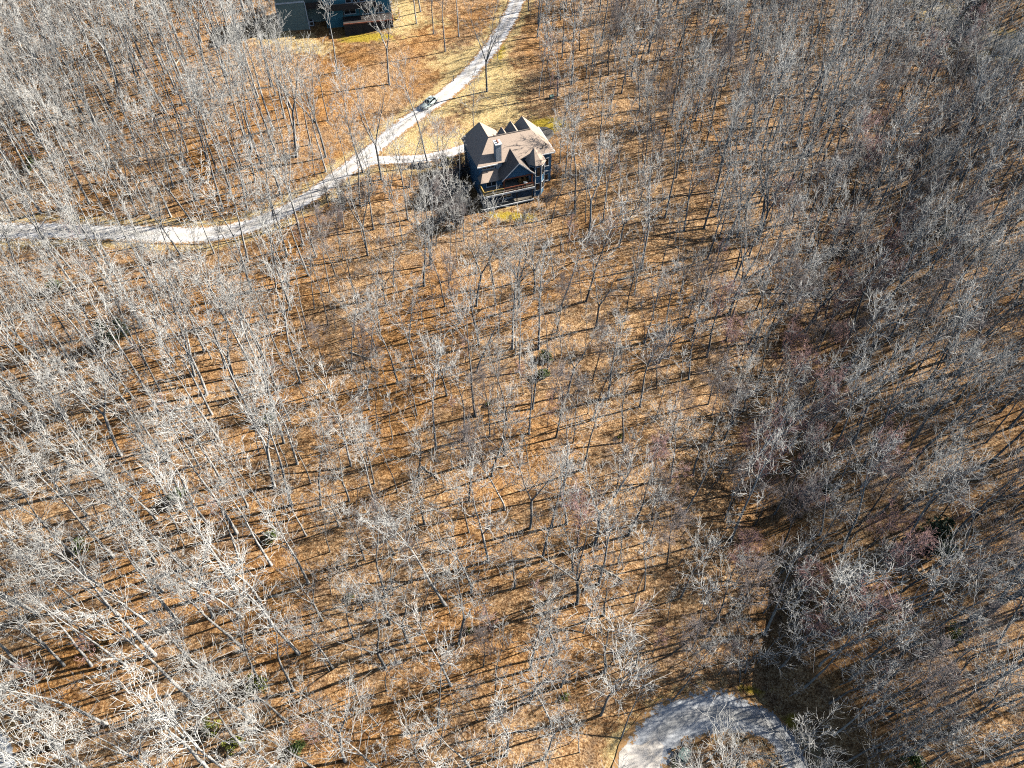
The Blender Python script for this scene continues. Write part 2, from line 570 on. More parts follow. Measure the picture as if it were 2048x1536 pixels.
def make_ground():
    def axis(lo, hi, step, far):
        a = list(np.arange(lo, hi + step * 0.5, step))
        g, x = step, a[-1]
        up = []
        while x < far:
            g *= 1.35; x += g; up.append(x)
        g, x = step, a[0]
        dn = []
        while x > -far:
            g *= 1.35; x -= g; dn.append(x)
        return np.array(dn[::-1] + a + up)
    X = axis(-190, 200, 1.3, 2200); Y = axis(0, 235, 1.3, 2400)
    gx, gy = np.meshgrid(X, Y)
    gz = terrain(gx, gy)
    rng = np.random.default_rng(4)
    gz = gz + rng.normal(0, 0.05, gz.shape)
    dd = np.minimum.reduce([np.abs(poly_dist(L[::3], gx, gy)) for L in (DRIVE, SPUR, TURN, TOPROAD, BANKROAD)])
    gz = np.where(dd < 4.5, gz - 0.05 * np.clip((4.5 - dd) / 2, 0, 1) - rng.normal(0, 0.0, gz.shape), gz)
    gz = np.where(dd < 3.6, terrain(gx, gy) - 0.06, gz)
    ny, nx = gx.shape
    v = np.stack([gx, gy, gz], -1).reshape(-1, 3)
    idx = np.arange(nx * ny).reshape(ny, nx)
    q = np.stack([idx[:-1, :-1], idx[:-1, 1:], idx[1:, 1:], idx[1:, :-1]], -1).reshape(-1, 4)
    me = bpy.data.meshes.new('ground')
    me.from_pydata(v.tolist(), [], q.tolist())
    # what covers the ground: red = dry straw along the roads and round the houses, green = grass
    px, py, dp = project(gx, gy, gz)
    straw = np.zeros(gx.shape); grass = np.zeros(gx.shape)

    def blob(cx, cy, rx, ry, w):
        c = hit(cx, cy)
        e = hit(cx + rx, cy); t = hit(cx, cy - ry)
        ax = abs(e.x - c.x); ay = abs(t.y - c.y)
        return w * np.exp(-((gx - c.x) / ax) ** 2 - ((gy - c.y) / ay) ** 2)
    straw += np.where(gy > 70, 0.46, 0.30) * np.exp(-((dd - 3.0) / 2.2) ** 2)
    for b in ((985, 235, 85, 36, .58), (1000, 160, 60, 45, .55), (800, 30, 40, 40, .8), (900, 120, 60, 30, .5), (560, 75, 80, 25, .5),
              (640, 100, 60, 20, .4), (850, 285, 60, 18, .5), (1255, 1500, 40, 40, .6), (1985, 95, 60, 20, .7), (1880, 40, 50, 20, .5),
              (1000, 420, 60, 18, .35), (880, 45, 50, 30, .3), (1280, 420, 120, 60, .18), (1230, 640, 120, 90, .15)):
        straw += blob(*b)
    for b in ((1090, 250, 40, 14, .95), (735, 75, 55, 8, .9), (1020, 432, 55, 9, .8), (1395, 1375, 60, 8, .55), (1500, 1380, 40, 8, .55),
              (1345, 1530, 30, 20, .7), (1320, 1410, 20, 14, .4), (1000, 105, 12, 30, .5), (940, 270, 30, 15, .35), (1575, 1450, 25, 30, .6)):
        grass += blob(*b)
    col = np.zeros((nx * ny, 4), np.float32)
    col[:, 0] = np.clip(straw, 0, 1).ravel(); col[:, 1] = np.clip(grass, 0, 1).ravel(); col[:, 3] = 1
    e0 = base_hit(620, 800)[0]; e1 = base_hit(1250, 700)[0]
    col[:, 2] = (0.5 * np.clip((gx - e0) / (e1 - e0), 0, 1)).ravel()
    a = me.color_attributes.new('cover', 'FLOAT_COLOR', 'POINT')
    a.data.foreach_set('color', col.ravel())
    me.materials.append(M['ground'])
    me.shade_smooth()
    o = bpy.data.objects.new('ground', me)
    COL.objects.link(o)
    tag(o, kind='structure')


make_ground()
road('gravel_drive', DRIVE, lambda t: 2.6 - 0.3 * t, 'gravel', 0.10, seed=3)
road('house_driveway', SPUR, lambda t: 1.5 + 1.6 * max(0, 0.25 - t) * 4, 'gravel', 0.07, seed=4)
road('upper_road', TOPROAD, 2.6, 'sand', 0.10, seed=5)
road('turnaround_road', TURN, lambda t: 3.5 - 0.6 * t, 'asphalt', 0.12, seed=6, jitter=0.7)
road('lower_road', BANKROAD, 2.4, 'asphalt', 0.12, seed=7)

# pale gravel pulled across the mouth of the turnaround, parking pad by the blue house
def patch(name, px_poly, mat, lift):
    pts = [hit(*p) for p in px_poly]
    c = sum(pts, Vector()) / len(pts)
    mb = MB()
    rings = 6
    k = len(pts)
    for r in range(rings + 1):
        for p in pts:
            q = c.lerp(p, r / rings) if r else c
            mb.v.append((q.x, q.y, tz(q.x, q.y) + lift - (0.06 if r == rings else 0)))
    for r in range(rings):
        for i in range(k):
            j = (i + 1) % k
            mb.f.append((r * k + i, (r + 1) * k + i, (r + 1) * k + j, r * k + j))
    o = mb.build(name, mat, fix=False, smooth=True)
    tag(o, kind='structure')


patch('gravel_apron', [(1236, 1560), (1238, 1505), (1252, 1490), (1285, 1488), (1312, 1470), (1330, 1490), (1322, 1525), (1312, 1560), (1270, 1570)], 'gravel', 0.20)
patch('parking_pad', [(1048, 262), (1066, 255), (1092, 254), (1106, 260), (1108, 270), (1098, 280), (1080, 284), (1062, 276)], 'pad', 0.13)

# ------------------------------------------------------------------ tree prototypes
class Tubes:
    """collects tapered branch tubes"""
    def __init__(self):
        self.v = []; self.f = []; self.n = 0

    def tube(self, P, rad, sides, tip=True):
        P = np.asarray(P); m = len(P)
        d = np.gradient(P, axis=0)
        d /= np.linalg.norm(d, axis=1)[:, None] + 1e-9
        ref = np.array([0.0, 0, 1]) if abs(d[0][2]) < 0.9 else np.array([1.0, 0, 0])
        u = np.cross(d, ref); u /= np.linalg.norm(u, axis=1)[:, None] + 1e-9
        w = np.cross(d, u)
        ang = np.arange(sides) * 2 * np.pi / sides
        rad = np.asarray(rad)
        ring = P[:, None, :] + rad[:, None, None] * (np.cos(ang)[None, :, None] * u[:, None, :] + np.sin(ang)[None, :, None] * w[:, None, :])
        k = self.n
        last = m - 1
        if tip:
            V = np.concatenate([ring[:-1].reshape(-1, 3), P[-1:]], 0)
        else:
            V = ring.reshape(-1, 3)
        self.v.append(V)
        nr = m - 1 if tip else m
        for i in range(nr - 1):
            a = k + i * sides
            for s in range(sides):
                t = (s + 1) % sides
                self.f.append((a + s, a + t, a + sides + t, a + sides + s))
        if tip:
            a = k + (nr - 1) * sides; e = k + nr * sides
            for s in range(sides):
                self.f.append((a + s, a + (s + 1) % sides, e))
        self.n += len(V)

    def mesh(self, name, mats, extra=None):
        """extra: another Tubes whose faces take the second material"""
        me = bpy.data.meshes.new(name)
        v = np.concatenate(self.v) if self.v else np.zeros((0, 3))
        f = list(self.f)
        n1 = len(f)
        if extra is not None:
            v = np.concatenate([v, np.concatenate(extra.v)])
            f += [tuple(i + self.n for i in q) for q in extra.f]
        me.from_pydata(v.tolist(), [], f)
        for m in mats:
            me.materials.append(M[m])
        if extra is not None:
            mi = np.zeros(len(f), np.int32); mi[n1:] = 1
            me.polygons.foreach_set('material_index', mi)
        me.shade_smooth()
        return me


def unit(v):
    return v / (np.linalg.norm(v) + 1e-9)


def walk(rng, p, d, L, n, wander, up):
    pts = [p]
    step = L / n
    for i in range(n):
        d = unit(d + rng.normal(0, wander, 3) + np.array([0, 0, up]))
        p = p + d * step
        pts.append(p)
    return np.array(pts), d


def side_dir(rng, d, ang, az=None):
    ref = np.array([0, 0, 1.0]) if abs(d[2]) < 0.95 else np.array([1.0, 0, 0])
    u = unit(np.cross(d, ref)); w = np.cross(d, u)
    a = rng.uniform(0, 2 * np.pi) if az is None else az
    return unit(d * math.cos(ang) + (u * math.cos(a) + w * math.sin(a)) * math.sin(ang))


def make_tree(seed, H, r0, first=0.5, limbs=12, spread=0.30, fork=0, sub=5, twigs=4, fine=0, wander=0.04, up=0.06, twig_r=0.025,
              droop=0.0, stems=1, low_dead=2, angle=(28, 58)):
    """returns (trunk tubes, crown tubes)"""
    rng = np.random.default_rng(seed)
    T, C = Tubes(), Tubes()

    def twig(p, d, L, r):
        P, _ = walk(rng, p, d, L, 2, 0.12, 0.05)
        C.tube(P, [r, r * 0.7, 0.004], 3)

    def branch3(p, d, L, r):
        P, dd = walk(rng, p, d, L, 3, 0.13, 0.06)
        C.tube(P, [r, r * 0.8, r * 0.62, 0.006], 3)
        for _ in range(fine):
            t = rng.uniform(0.3, 1.0) * 3
            i = min(int(t), 2); q = P[i] + (P[i + 1] - P[i]) * (t - i)
            twig(q, side_dir(rng, unit(P[i + 1] - P[i]), R(rng.uniform(25, 60))), L * rng.uniform(0.4, 0.7), max(twig_r * 0.75, 0.008))

    def branch2(p, d, L, r):
        P, dd = walk(rng, p, d, L, 4, 0.13, 0.07 - droop)
        C.tube(P, r * np.array([1, 0.85, 0.7, 0.5, 0.3]), 4)
        for _ in range(twigs):
            t = rng.uniform(0.25, 1.0) * 4
            i = min(int(t), 3); q = P[i] + (P[i + 1] - P[i]) * (t - i)
            branch3(q, side_dir(rng, unit(P[i + 1] - P[i]), R(rng.uniform(20, 50))), L * rng.uniform(0.5, 0.95), max(r * 0.5, twig_r))

    def limb(p, d, L, r):
        n = 6
        P, dd = walk(rng, p, d, L, n, 0.12, 0.10 - droop)
        rr = r * np.linspace(1, 0.28, n + 1)
        T.tube(P, rr, 5)
        for k in range(sub):
            t = (0.22 + 0.78 * (k + rng.uniform(0, 1)) / sub) * n
            i = min(int(t), n - 1); q = P[i] + (P[i + 1] - P[i]) * (t - i)
            branch2(q, side_dir(rng, unit(P[i + 1] - P[i]), R(rng.uniform(25, 65))), L * rng.uniform(0.28, 0.5) * (1.15 - 0.5 * t / n), max(rr[i] * 0.55, twig_r * 1.3))
        branch2(P[-1], dd, L * 0.3, max(rr[-1] * 0.8, twig_r))

    for s in range(stems):
        lean = rng.normal(0, 0.03, 3) * (1 if stems == 1 else 3.0); lean[2] = 0
        n = 12
        p0 = np.array([rng.normal(0, 0.25) * (stems > 1), rng.normal(0, 0.25) * (stems > 1), -0.5])
        Hs = H * (1 if s == 0 else rng.uniform(0.75, 0.95))
        leaders = []
        if fork:
            hf = Hs * rng.uniform(0.38, 0.52)
            P, d = walk(rng, p0, unit(np.array([0, 0, 1.0]) + lean), hf + 0.5, 6, wander, 0.02)
            rr = r0 * np.array([1.35, 1.0, .96, .92, .88, .86, .84])
            T.tube(P, rr, 8, tip=False)
            az0 = rng.uniform(0, 6.28)
            for k in range(fork):
                dd = side_dir(rng, d, R(rng.uniform(14, 27)), az0 + k * 2 * math.pi / fork)
                Q, de = walk(rng, P[-1] - d * 0.15, dd, (Hs - hf) * rng.uniform(0.85, 1.05), 8, 0.06, 0.08)
                qr = r0 * 0.66 * np.linspace(1, 0.12, 9)
                T.tube(Q, qr, 6)
                leaders.append((Q, qr, 0.12, max(4, int(limbs / fork * 1.15))))
        else:
            P, d = walk(rng, p0, unit(np.array([0, 0, 1.0]) + lean), Hs + 0.5, n, wander, 0.03)
            rr = r0 * np.concatenate([[1.4, 1.0], np.linspace(0.95, 0.10, n - 1)])
            T.tube(P, rr, 8)
            leaders.append((P, rr, first, limbs))
        for P, rr, f0, nl in leaders:
            m = len(P) - 1
            az = rng.uniform(0, 6.28)
            for k in range(nl):
                u = f0 + (1 - f0) * ((k + rng.uniform(0.1, 0.9)) / nl) * 0.97
                t = u * m
                i = min(int(t), m - 1)
                q = P[i] + (P[i + 1] - P[i]) * (t - i)
                az += 2.4 + rng.normal(0, 0.5)
                rel = (u - f0) / (1 - f0)
                shape = 0.55 + 0.75 * math.sin(math.pi * min(1, 0.18 + rel * 0.8))
                L = H * spread * shape * rng.uniform(0.65, 1.15) * (0.55 if rel > 0.85 else 1)
                limb(q, side_dir(rng, unit(P[i + 1] - P[i]), R(rng.uniform(*angle)) * (1 - 0.35 * rel), az), L, max(rr[i] * rng.uniform(0.36, 0.52), 0.03))
            branch2(P[-1], unit(P[-1] - P[-2]), H * 0.08, 0.03)
        for _ in range(low_dead):
            if fork: break
            u = rng.uniform(0.2, first); t = u * n; i = int(t)
            q = P[i] + (P[i + 1] - P[i]) * (t - i)
            P2, _ = walk(rng, q, side_dir(rng, np.array([0, 0, 1.0]), R(rng.uniform(60, 95))), H * rng.uniform(.05, .11), 3, 0.2, 0.05)
            T.tube(P2, [0.045, .035, .025, .006], 4)
    return T, C


# name, trunk material, twig material, arguments
SPECS = {
    'tall_a': ('bark_pale', 'twig_pale', dict(seed=11, H=23.2, r0=0.190, first=0.48, limbs=13, spread=0.180)),
    'tall_b': ('bark_pale', 'twig_pale', dict(seed=12, H=24.9, r0=0.216, first=0.55, limbs=12, spread=0.171)),
    'tall_c': ('bark_grey', 'twig_pale', dict(seed=13, H=21.5, r0=0.171, first=0.42, limbs=14, spread=0.199)),
    'tall_d': ('bark_grey', 'twig_grey', dict(seed=14, H=22.4, r0=0.184, first=0.5, limbs=12, spread=0.209, wander=0.05)),
    'fork_a': ('bark_pale', 'twig_pale', dict(seed=15, H=21.5, r0=0.228, limbs=14, spread=0.190, fork=2)),
    'fork_b': ('bark_grey', 'twig_grey', dict(seed=16, H=20.7, r0=0.242, limbs=15, spread=0.209, fork=3)),
    'broad_a': ('bark_grey', 'twig_pale', dict(seed=17, H=18.1, r0=0.216, first=0.36, limbs=14, spread=0.285, sub=6, angle=(45, 75))),
    'broad_b': ('bark_pale', 'twig_pale', dict(seed=18, H=17.3, r0=0.190, first=0.34, limbs=13, spread=0.304, sub=6, angle=(45, 78), wander=0.06)),
    'pole_a': ('bark_pale', 'twig_pale', dict(seed=19, H=18.1, r0=0.107, first=0.6, limbs=8, spread=0.123, sub=5, twigs=4)),
    'pole_b': ('bark_grey', 'twig_grey', dict(seed=20, H=16.4, r0=0.095, first=0.55, limbs=8, spread=0.142, sub=5, twigs=4, wander=0.05)),
    'red_a': ('bark_grey', 'twig_red', dict(seed=21, H=14.7, r0=0.127, first=0.3, limbs=14, spread=0.237, sub=8, twigs=7, fine=1, twig_r=0.016)),
    'red_b': ('bark_grey', 'twig_red', dict(seed=22, H=12.1, r0=0.107, first=0.28, limbs=12, spread=0.266, sub=8, twigs=7, fine=1, twig_r=0.016, stems=1)),
    'mauve_a': ('bark_brown', 'twig_mauve', dict(seed=23, H=16.4, r0=0.152, first=0.36, limbs=14, spread=0.237, sub=8, twigs=6, fine=1, twig_r=0.017)),
}
SAPLINGS = {
    'sap_a': ('bark_grey', 'twig_grey', dict(seed=31, H=9, r0=0.065, first=0.35, limbs=8, spread=0.18, sub=3, twigs=3, fine=1, twig_r=0.015, low_dead=0)),
    'sap_b': ('bark_pale', 'twig_pale', dict(seed=32, H=12, r0=0.085, first=0.45, limbs=8, spread=0.15, sub=4, twigs=3, fine=1, twig_r=0.016, low_dead=1)),
    'sap_c': ('bark_brown', 'twig_mauve', dict(seed=33, H=6.5, r0=0.05, first=0.25, limbs=9, spread=0.22, sub=4, twigs=3, fine=1, twig_r=0.014, low_dead=0)),
    'sap_d': ('bark_grey', 'twig_red', dict(seed=34, H=8, r0=0.06, first=0.3, limbs=9, spread=0.22, sub=4, twigs=4, fine=2, twig_r=0.013, low_dead=0)),
}
SHRUBS = {
    'shrub_a': ('bark_grey', 'twig_mauve', dict(seed=41, H=4.2, r0=0.05, first=0.2, limbs=6, spread=0.35, sub=4, twigs=4, fine=2, twig_r=0.013, stems=6, low_dead=0)),
    'shrub_b': ('bark_grey', 'twig_grey', dict(seed=42, H=3.4, r0=0.045, first=0.2, limbs=6, spread=0.40, sub=4, twigs=4, fine=2, twig_r=0.013, stems=7, low_dead=0)),
}
PROTO = {}                       # key -> (trunk mesh, crown mesh, height)
WOODS = bpy.data.collections.new('woodland_sources')       # joined copies for the far wood, not linked to the scene
WOOD_KEYS = []
for fam in (SPECS, SAPLINGS, SHRUBS):
    for key, (tm, cm, kw) in fam.items():
        T, C = make_tree(**kw)
        PROTO[key] = (T.mesh(key + '_trunk', [tm]), C.mesh(key + '_crown', [cm]), kw['H'])
        if fam is not SHRUBS:
            me = T.mesh(key + '_whole', [tm, cm], C)
            o = bpy.data.objects.new('source_%02d' % len(WOOD_KEYS), me)
            WOODS.objects.link(o)
            WOOD_KEYS.append(key)


def place_tree(key, name, loc, rz, s, label, cat, group, tilt=(0, 0), trunk='trunk', crown='crown', mats=None):
    e = empty(name, loc, 0, label, cat, group)
    e.rotation_euler = (tilt[0], tilt[1], rz)
    e.rotation_mode = 'XYZ'
    e.scale = (s, s, s)
    for nm, me in ((trunk, PROTO[key][0]), (crown, PROTO[key][1])):
        o = bpy.data.objects.new(nm, me)
        COL.objects.link(o)
        o.parent = e
    return e


# ------------------------------------------------------------------ where trees stand
NO_TREES = [
    [(1930, 60), (2060, 95), (2060, 190), (1990, 170), (1940, 120)],
    [(470, 50), (800, 62), (900, -10), (1010, -40), (1060, 0), (1040, 60), (985, 130), (900, 200), (800, 275), (720, 330), (660, 320), (610, 250), (545, 160), (490, 120)],
    [(930, 405), (1115, 400), (1120, 500), (1090, 560), (960, 560), (930, 500)],
    [(1090, 270), (1240, 228), (1255, 312), (1120, 345)],
    [(1000, 80), (1045, 20), (1075, 60), (1070, 170), (1000, 150)],
    [(985, 120), (1040, 130), (1070, 190), (1120, 235), (1135, 290), (1105, 310), (950, 305), (800, 322), (750, 315), (850, 240)],
]


def free_spot(x, y, px, py, gap=1.0):
    for L, h in ((DRIVE, 2.6), (SPUR, 2.0), (TOPROAD, 3.0), (TURN, 4.4), (BANKROAD, 2.8)):
        if np.min((L[::2, 0] - x) ** 2 + (L[::2, 1] - y) ** 2) < (h + gap) ** 2:
            return False
    for P in NO_TREES:
        if in_poly(P, px, py):
            return False
    hx, hy = house_local(HOUSE_O, HOUSE_YAW, x, y)
    if -3.5 < hx < 18.5 and -3.0 < hy < 17:
        return False
    hx, hy = house_local(TOP_O, TOP_YAW, x, y)
    if -22 < hx < 18 and -3 < hy < 22:
        return False
    return True


rnd = random.Random(77)
TREES = []       # dict(x,y,z,key,s,rz,tilt,label?,forced)


def add_tree(x, y, key, s, rz=None, tilt=None, forced=None):
    z = tz(x, y)
    TREES.append(dict(x=x, y=y, z=z, key=key, s=s, rz=rnd.uniform(0, 6.28) if rz is None else rz,
                      tilt=tilt if tilt is not None else (rnd.gauss(0, 0.03), rnd.gauss(0, 0.03)), forced=forced))


# recognisable trees, then ones added to shade the turnaround: base pixel, kind, height, lean to the right (radians), words
LANDMARKS = [
    ((779, 169), 'fork_a', 20, 0.0, 'large twin-stemmed bare tree alone in the clearing below the teal house'),
    ((891, 103), 'tall_a', 20.7, 0.0, 'straight pale bare tree in the clearing, right of the twin-stemmed one'),
    ((833, 47), 'tall_b', 18.5, 0.0, 'straight bare tree nearest the right corner of the teal house'),
    ((867, 67), 'tall_c', 18.5, 0.0, 'straight bare tree between the teal house and the drive, second from the house'),
    ((918, 73), 'tall_a', 19.2, 0.0, 'straight bare tree above the drive, farthest right in the clearing'),
    ((974, 183), 'fork_b', 20, 0.03, 'tall bare tree on the far verge of the drive, uphill of the car'),
    ((674, 144), 'tall_b', 20, 0.0, 'tall pale trunk standing in front of the teal house terrace'),
    ((657, 241), 'tall_c', 17.8, -0.02, 'bare tree on the brown slope below the teal house, lowest of its row'),
    ((594, 280), 'fork_a', 19.2, 0.0, 'pale forked tree at the lower left edge of the clearing'),
    ((552, 191), 'tall_c', 18.5, -0.02, 'pale bare tree at the left edge of the clearing'),
    ((604, 189), 'pole_a', 14.8, 0.0, 'slender bare tree inside the clearing, beside the pale edge tree'),
    ((482, 116), 'tall_a', 20.7, -0.02, 'tall pale trunk left of the shaded yard of the teal house'),
    ((816, 440), 'tall_a', 21.5, 0.0, 'tall pale tree whose crown crosses the junction of drive and driveway'),
    ((842, 382), 'pole_b', 12.6, 0.30, 'dark trunk leaning right below the boulders of the house driveway'),
    ((818, 374), 'tall_d', 16.3, 0.34, 'dark curved tree leaning right across the house driveway'),
    ((745, 384), 'tall_d', 14.1, -0.04, 'dark bare tree on the lower verge where the driveway leaves the drive'),
    ((681, 400), 'broad_a', 12.6, 0.02, 'dark low-forked spreading tree beside the bend of the drive'),
    ((772, 446), 'pole_a', 12.6, 0.0, 'pale thin tree downhill of the driveway junction'),
    ((870, 458), 'pole_a', 13.3, 0.0, 'pale thin tree in the brush left of the blue house'),
    ((950, 470), 'pole_a', 14.1, 0.0, 'white slender trunk in front of the left end of the blue house'),
    ((1102, 446), 'tall_d', 13.3, 0.08, 'brown bare tree in front of the right corner of the blue house'),
    ((1120, 326), 'broad_a', 11.1, 0.10, 'dark crooked tree beside the parking pad of the blue house'),
    ((1668, 575), 'broad_b', 15.5, -0.10, 'cream coloured broad crown standing out above the ravine logs'),
    ((1012, 250), 'pole_b', 6.7, 0.20, 'small bent dark tree on the straw slope behind the blue house'),
    ((1166, 1268), 'tall_d', 14.1, 0.42, 'dark trunk leaning hard right on the lower orange slope'),
    ((1345, 1400), 'tall_c', 14.8, 0.20, 'bare tree leaning right at the edge of the turnaround'),
    ((1242, 1478), 'tall_d', 13.3, 0.42, 'dark leaning tree beside the pale gravel apron'),
    ((1378, 1545), 'tall_c', 14.8, 0.25, 'bare tree rising out of the turnaround island beside the green cabinet'),
    ((1475, 1530), 'broad_b', 12.6, -0.04, 'broad pale bare tree spreading over the turnaround island'),
    ((1560, 1335), 'tall_d', 19, 0.05, 'grey tree at the head of the ditch above the turnaround'),  # this tree and those after it are added to shade the turnaround
    ((1612, 1372), 'tall_c', 20, 0.1, 'tall grey tree on the ditch bank, second right of the turnaround top'),
    ((1660, 1405), 'tall_d', 19, 0, 'crooked grey tree on the ditch bank above the dark hollow'),
    ((1700, 1360), 'tall_a', 20, 0.05, 'pale tall tree on the bank above the ditch'),
    ((1720, 1450), 'fork_b', 18, 0.05, 'three-forked grey tree beside the dark ditch'),
    ((1755, 1500), 'tall_c', 19, 0.1, 'grey tree on the bank right of the ditch near the bottom edge'),
    ((1640, 1330), 'broad_b', 15, -0.1, 'broad pale crown overhanging the ditch above the turnaround'),
    ((1700, 1520), 'tall_d', 17, 0, 'crooked grey tree at the bottom edge beside the ditch'),
    ((1490, 1345), 'broad_b', 14, 0, 'broad bushy pale tree just above the top of the turnaround'),
    ((1590, 1300), 'tall_c', 19, 0.1, 'grey tree in the ravine mouth above the ditch'),
]
for (px, py), key, h, lean, words in LANDMARKS:
    p = hit(px, py)
    add_tree(p.x, p.y, key, h / PROTO[key][2], None, (0.0, lean), words)

RED_PX = [(1545, 440), (1452, 700), (1300, 935), (1655, 690), (1640, 650), (1720, 190), (1690, 80), (1480, 910), (1155, 1060), (1500, 960), (1720, 960),
          (1760, 1130), (1585, 1010), (1600, 1260), (1460, 1130), (1420, 640), (1600, 900), (1560, 760), (1690, 330), (1590, 1180), (1730, 1070)]
for px, py in RED_PX:
    p = hit(px, py + 30)
    k = rnd.choice(['red_a', 'red_b'])
    add_tree(p.x, p.y, k, rnd.uniform(0.8, 1.05))

MARK_XY = [(t['x'], t['y']) for t in TREES]


def scatter(min_d, tries, keys, srange, gap, seed, lean=0.035, avoid=2.5, dens=None):
    r = random.Random(seed)
    cell = min_d
    grid = {}
    out = []
    for _ in range(tries):
        y = r.uniform(-8, 268)
        half = 80 + 0.80 * max(0, y)
        x = r.uniform(-half, half + 45)
        z0 = SLOPE * y
        md = min_d
        px, py, dp = project(x, y, z0)
        if dens:
            md = min_d * dens(px, py, x, y)
        gi, gj = int(x // cell), int(y // cell)
        ok = True
        for i in range(gi - 2, gi + 3):
            for j in range(gj - 2, gj + 3):
                for q in grid.get((i, j), ()):
                    if (q[0] - x) ** 2 + (q[1] - y) ** 2 < md * md:
                        ok = False; break
                if not ok: break
            if not ok: break
        if not ok:
            continue
        z = tz(x, y)
        px, py, dp = project(x, y, z)
        if not (-220 < px < 2360 and -230 < py < 1800):
            continue
        if not free_spot(x, y, px, py, gap):
            continue
        if any((a - x) ** 2 + (b - y) ** 2 < avoid * avoid for a, b in MARK_XY):
            continue
        grid.setdefault((gi, gj), []).append((x, y))
        out.append((x, y))
        ks = keys(px, py, x, y, r) if callable(keys) else r.choice(keys)
        add_tree(x, y, ks, srange(px, py, r) if callable(srange) else r.uniform(*srange), r.uniform(0, 6.28), (r.gauss(0, lean), r.gauss(0.0, lean)))
    return out


def density(px, py, x, y):
    """spacing: crowded on both flanks, open in the middle of the slope; loose gaps by a slow wave"""
    m = 1.27
    if px < 700:
        m = 1.12 + 0.15 * min(1, max(0, (px - 420) / 280))
        if 470 < py < 640 and px < 520:
            m *= 1.45
    if px > 1380:
        m = 0.96 + 0.31 * min(1, max(0, (1540 - px) / 160))
    if py < 220 and px > 1100:
        m = min(m, 1.08)
    return m * (1 + 0.16 * math.sin(x * 0.21 + 2) * math.sin(y * 0.17))


def size_at(px, py, r):
    if px < 600:
        return r.uniform(0.80, 1.22)
    if px > 1450:
        return r.uniform(0.72, 1.15)
    return r.choice([r.uniform(0.55, 0.85), r.uniform(0.75, 1.1), r.uniform(0.75, 1.1)])


def pick_big(px, py, x, y, r):
    dr = poly_dist(RAV, np.array([x]), np.array([y]))[0]
    if abs(dr) < 9 and r.random() < 0.45:
        return r.choice(['red_a', 'red_b', 'mauve_a', 'mauve_a', 'broad_a'])
    if dr > 0:
        return r.choice(['tall_c', 'tall_d', 'tall_d', 'fork_b', 'broad_a', 'tall_a', 'mauve_a', 'pole_b', 'broad_b'])
    if px < 640:
        return r.choice(['tall_a', 'tall_b', 'tall_a', 'tall_b', 'fork_a', 'tall_c', 'pole_a', 'tall_c'])
    return r.choice(['tall_a', 'tall_c', 'tall_d', 'fork_a', 'fork_b', 'broad_b', 'broad_a', 'pole_a', 'pole_b', 'mauve_a', 'tall_b'])


scatter(3.4, 26000, pick_big, size_at, 0.6, 5, dens=density, lean=0.05)


def pick_sap(px, py, x, y, r):
    return r.choice(['sap_a', 'sap_b', 'sap_b', 'sap_c', 'sap_d', 'sap_a', 'pole_a', 'pole_b'])


scatter(4.2, 8000, pick_sap, (0.65, 1.15), 0.3, 6, lean=0.06, avoid=1.2)

# ------------------------------------------------------------------ which trees are things, which are the mass of the wood
LOOK = {'tall_a': 'tall pale straight tree', 'tall_b': 'very tall pale tree', 'tall_c': 'grey-trunked pale-twigged tree', 'tall_d': 'crooked grey tree',
        'fork_a': 'pale two-stemmed tree', 'fork_b': 'grey three-forked tree', 'broad_a': 'broad-crowned grey tree', 'broad_b': 'broad-crowned pale tree',
        'pole_a': 'thin pale pole-like tree', 'pole_b': 'thin grey pole-like tree', 'red_a': 'reddish-budded bare maple', 'red_b': 'small pinkish-red tree', 'mauve_a': 'dark mauve-twigged tree',
        'sap_a': 'small grey sapling', 'sap_b': 'slender pale sapling', 'sap_c': 'low brown sapling', 'sap_d': 'small reddish sapling'}


def where(px, py, x, y):
    dr = float(poly_dist(RAV, np.array([x]), np.array([y]))[0])
    dt = np.min(np.hypot(TURN[:, 0] - x, TURN[:, 1] - y))
    if dt < 9: return 'by the turnaround', 'trees by the turnaround'
    if abs(dr) < 8: return 'in the ravine', 'trees in the ravine'
    if dr > 0: return 'beyond the ravine', 'trees on the bank beyond the ravine'
    i = int(np.argmin(np.hypot(DRIVE[:, 0] - x, DRIVE[:, 1] - y)))
    if np.hypot(*(DRIVE[i] - np.array([x, y]))) < 12 and px < 1000: return 'beside the gravel drive', 'trees beside the gravel drive'
    if px < 1000 and y > DRIVE[i][1]: return 'above the gravel drive', 'trees above the gravel drive'
    if py < 420: return 'uphill of the blue house', 'trees uphill of the blue house'
    if py < 760: return 'below the blue house', 'trees on the slope below the blue house'
    return 'on the lower slope', 'trees on the lower slope'


SAPSET = set(SAPLINGS)
cands = {'bare_tree': [], 'sapling': []}
mass = []
for t in TREES:
    px, py, dp = project(t['x'], t['y'], t['z'])
    h = PROTO[t['key']][2] * t['s']
    t['px'], t['py'] = px, py
    kind = 'sapling' if t['key'] in SAPSET else 'bare_tree'
    if 8 < px < 2040 and 8 < py < 1528:
        cands[kind].append(((1e9 if t['forced'] else h / dp), t))
    else:
        mass.append(t)
ONES = 'zero one two three four five six seven eight nine ten eleven twelve thirteen fourteen fifteen sixteen seventeen eighteen nineteen'.split()
TENS = 'x x twenty thirty forty fifty sixty seventy eighty ninety'.split()


def in_words(v):
    v = min(99, int(round(v)))
    return ONES[v] if v < 20 else TENS[v // 10] + ('-' + ONES[v % 10] if v % 10 else '')


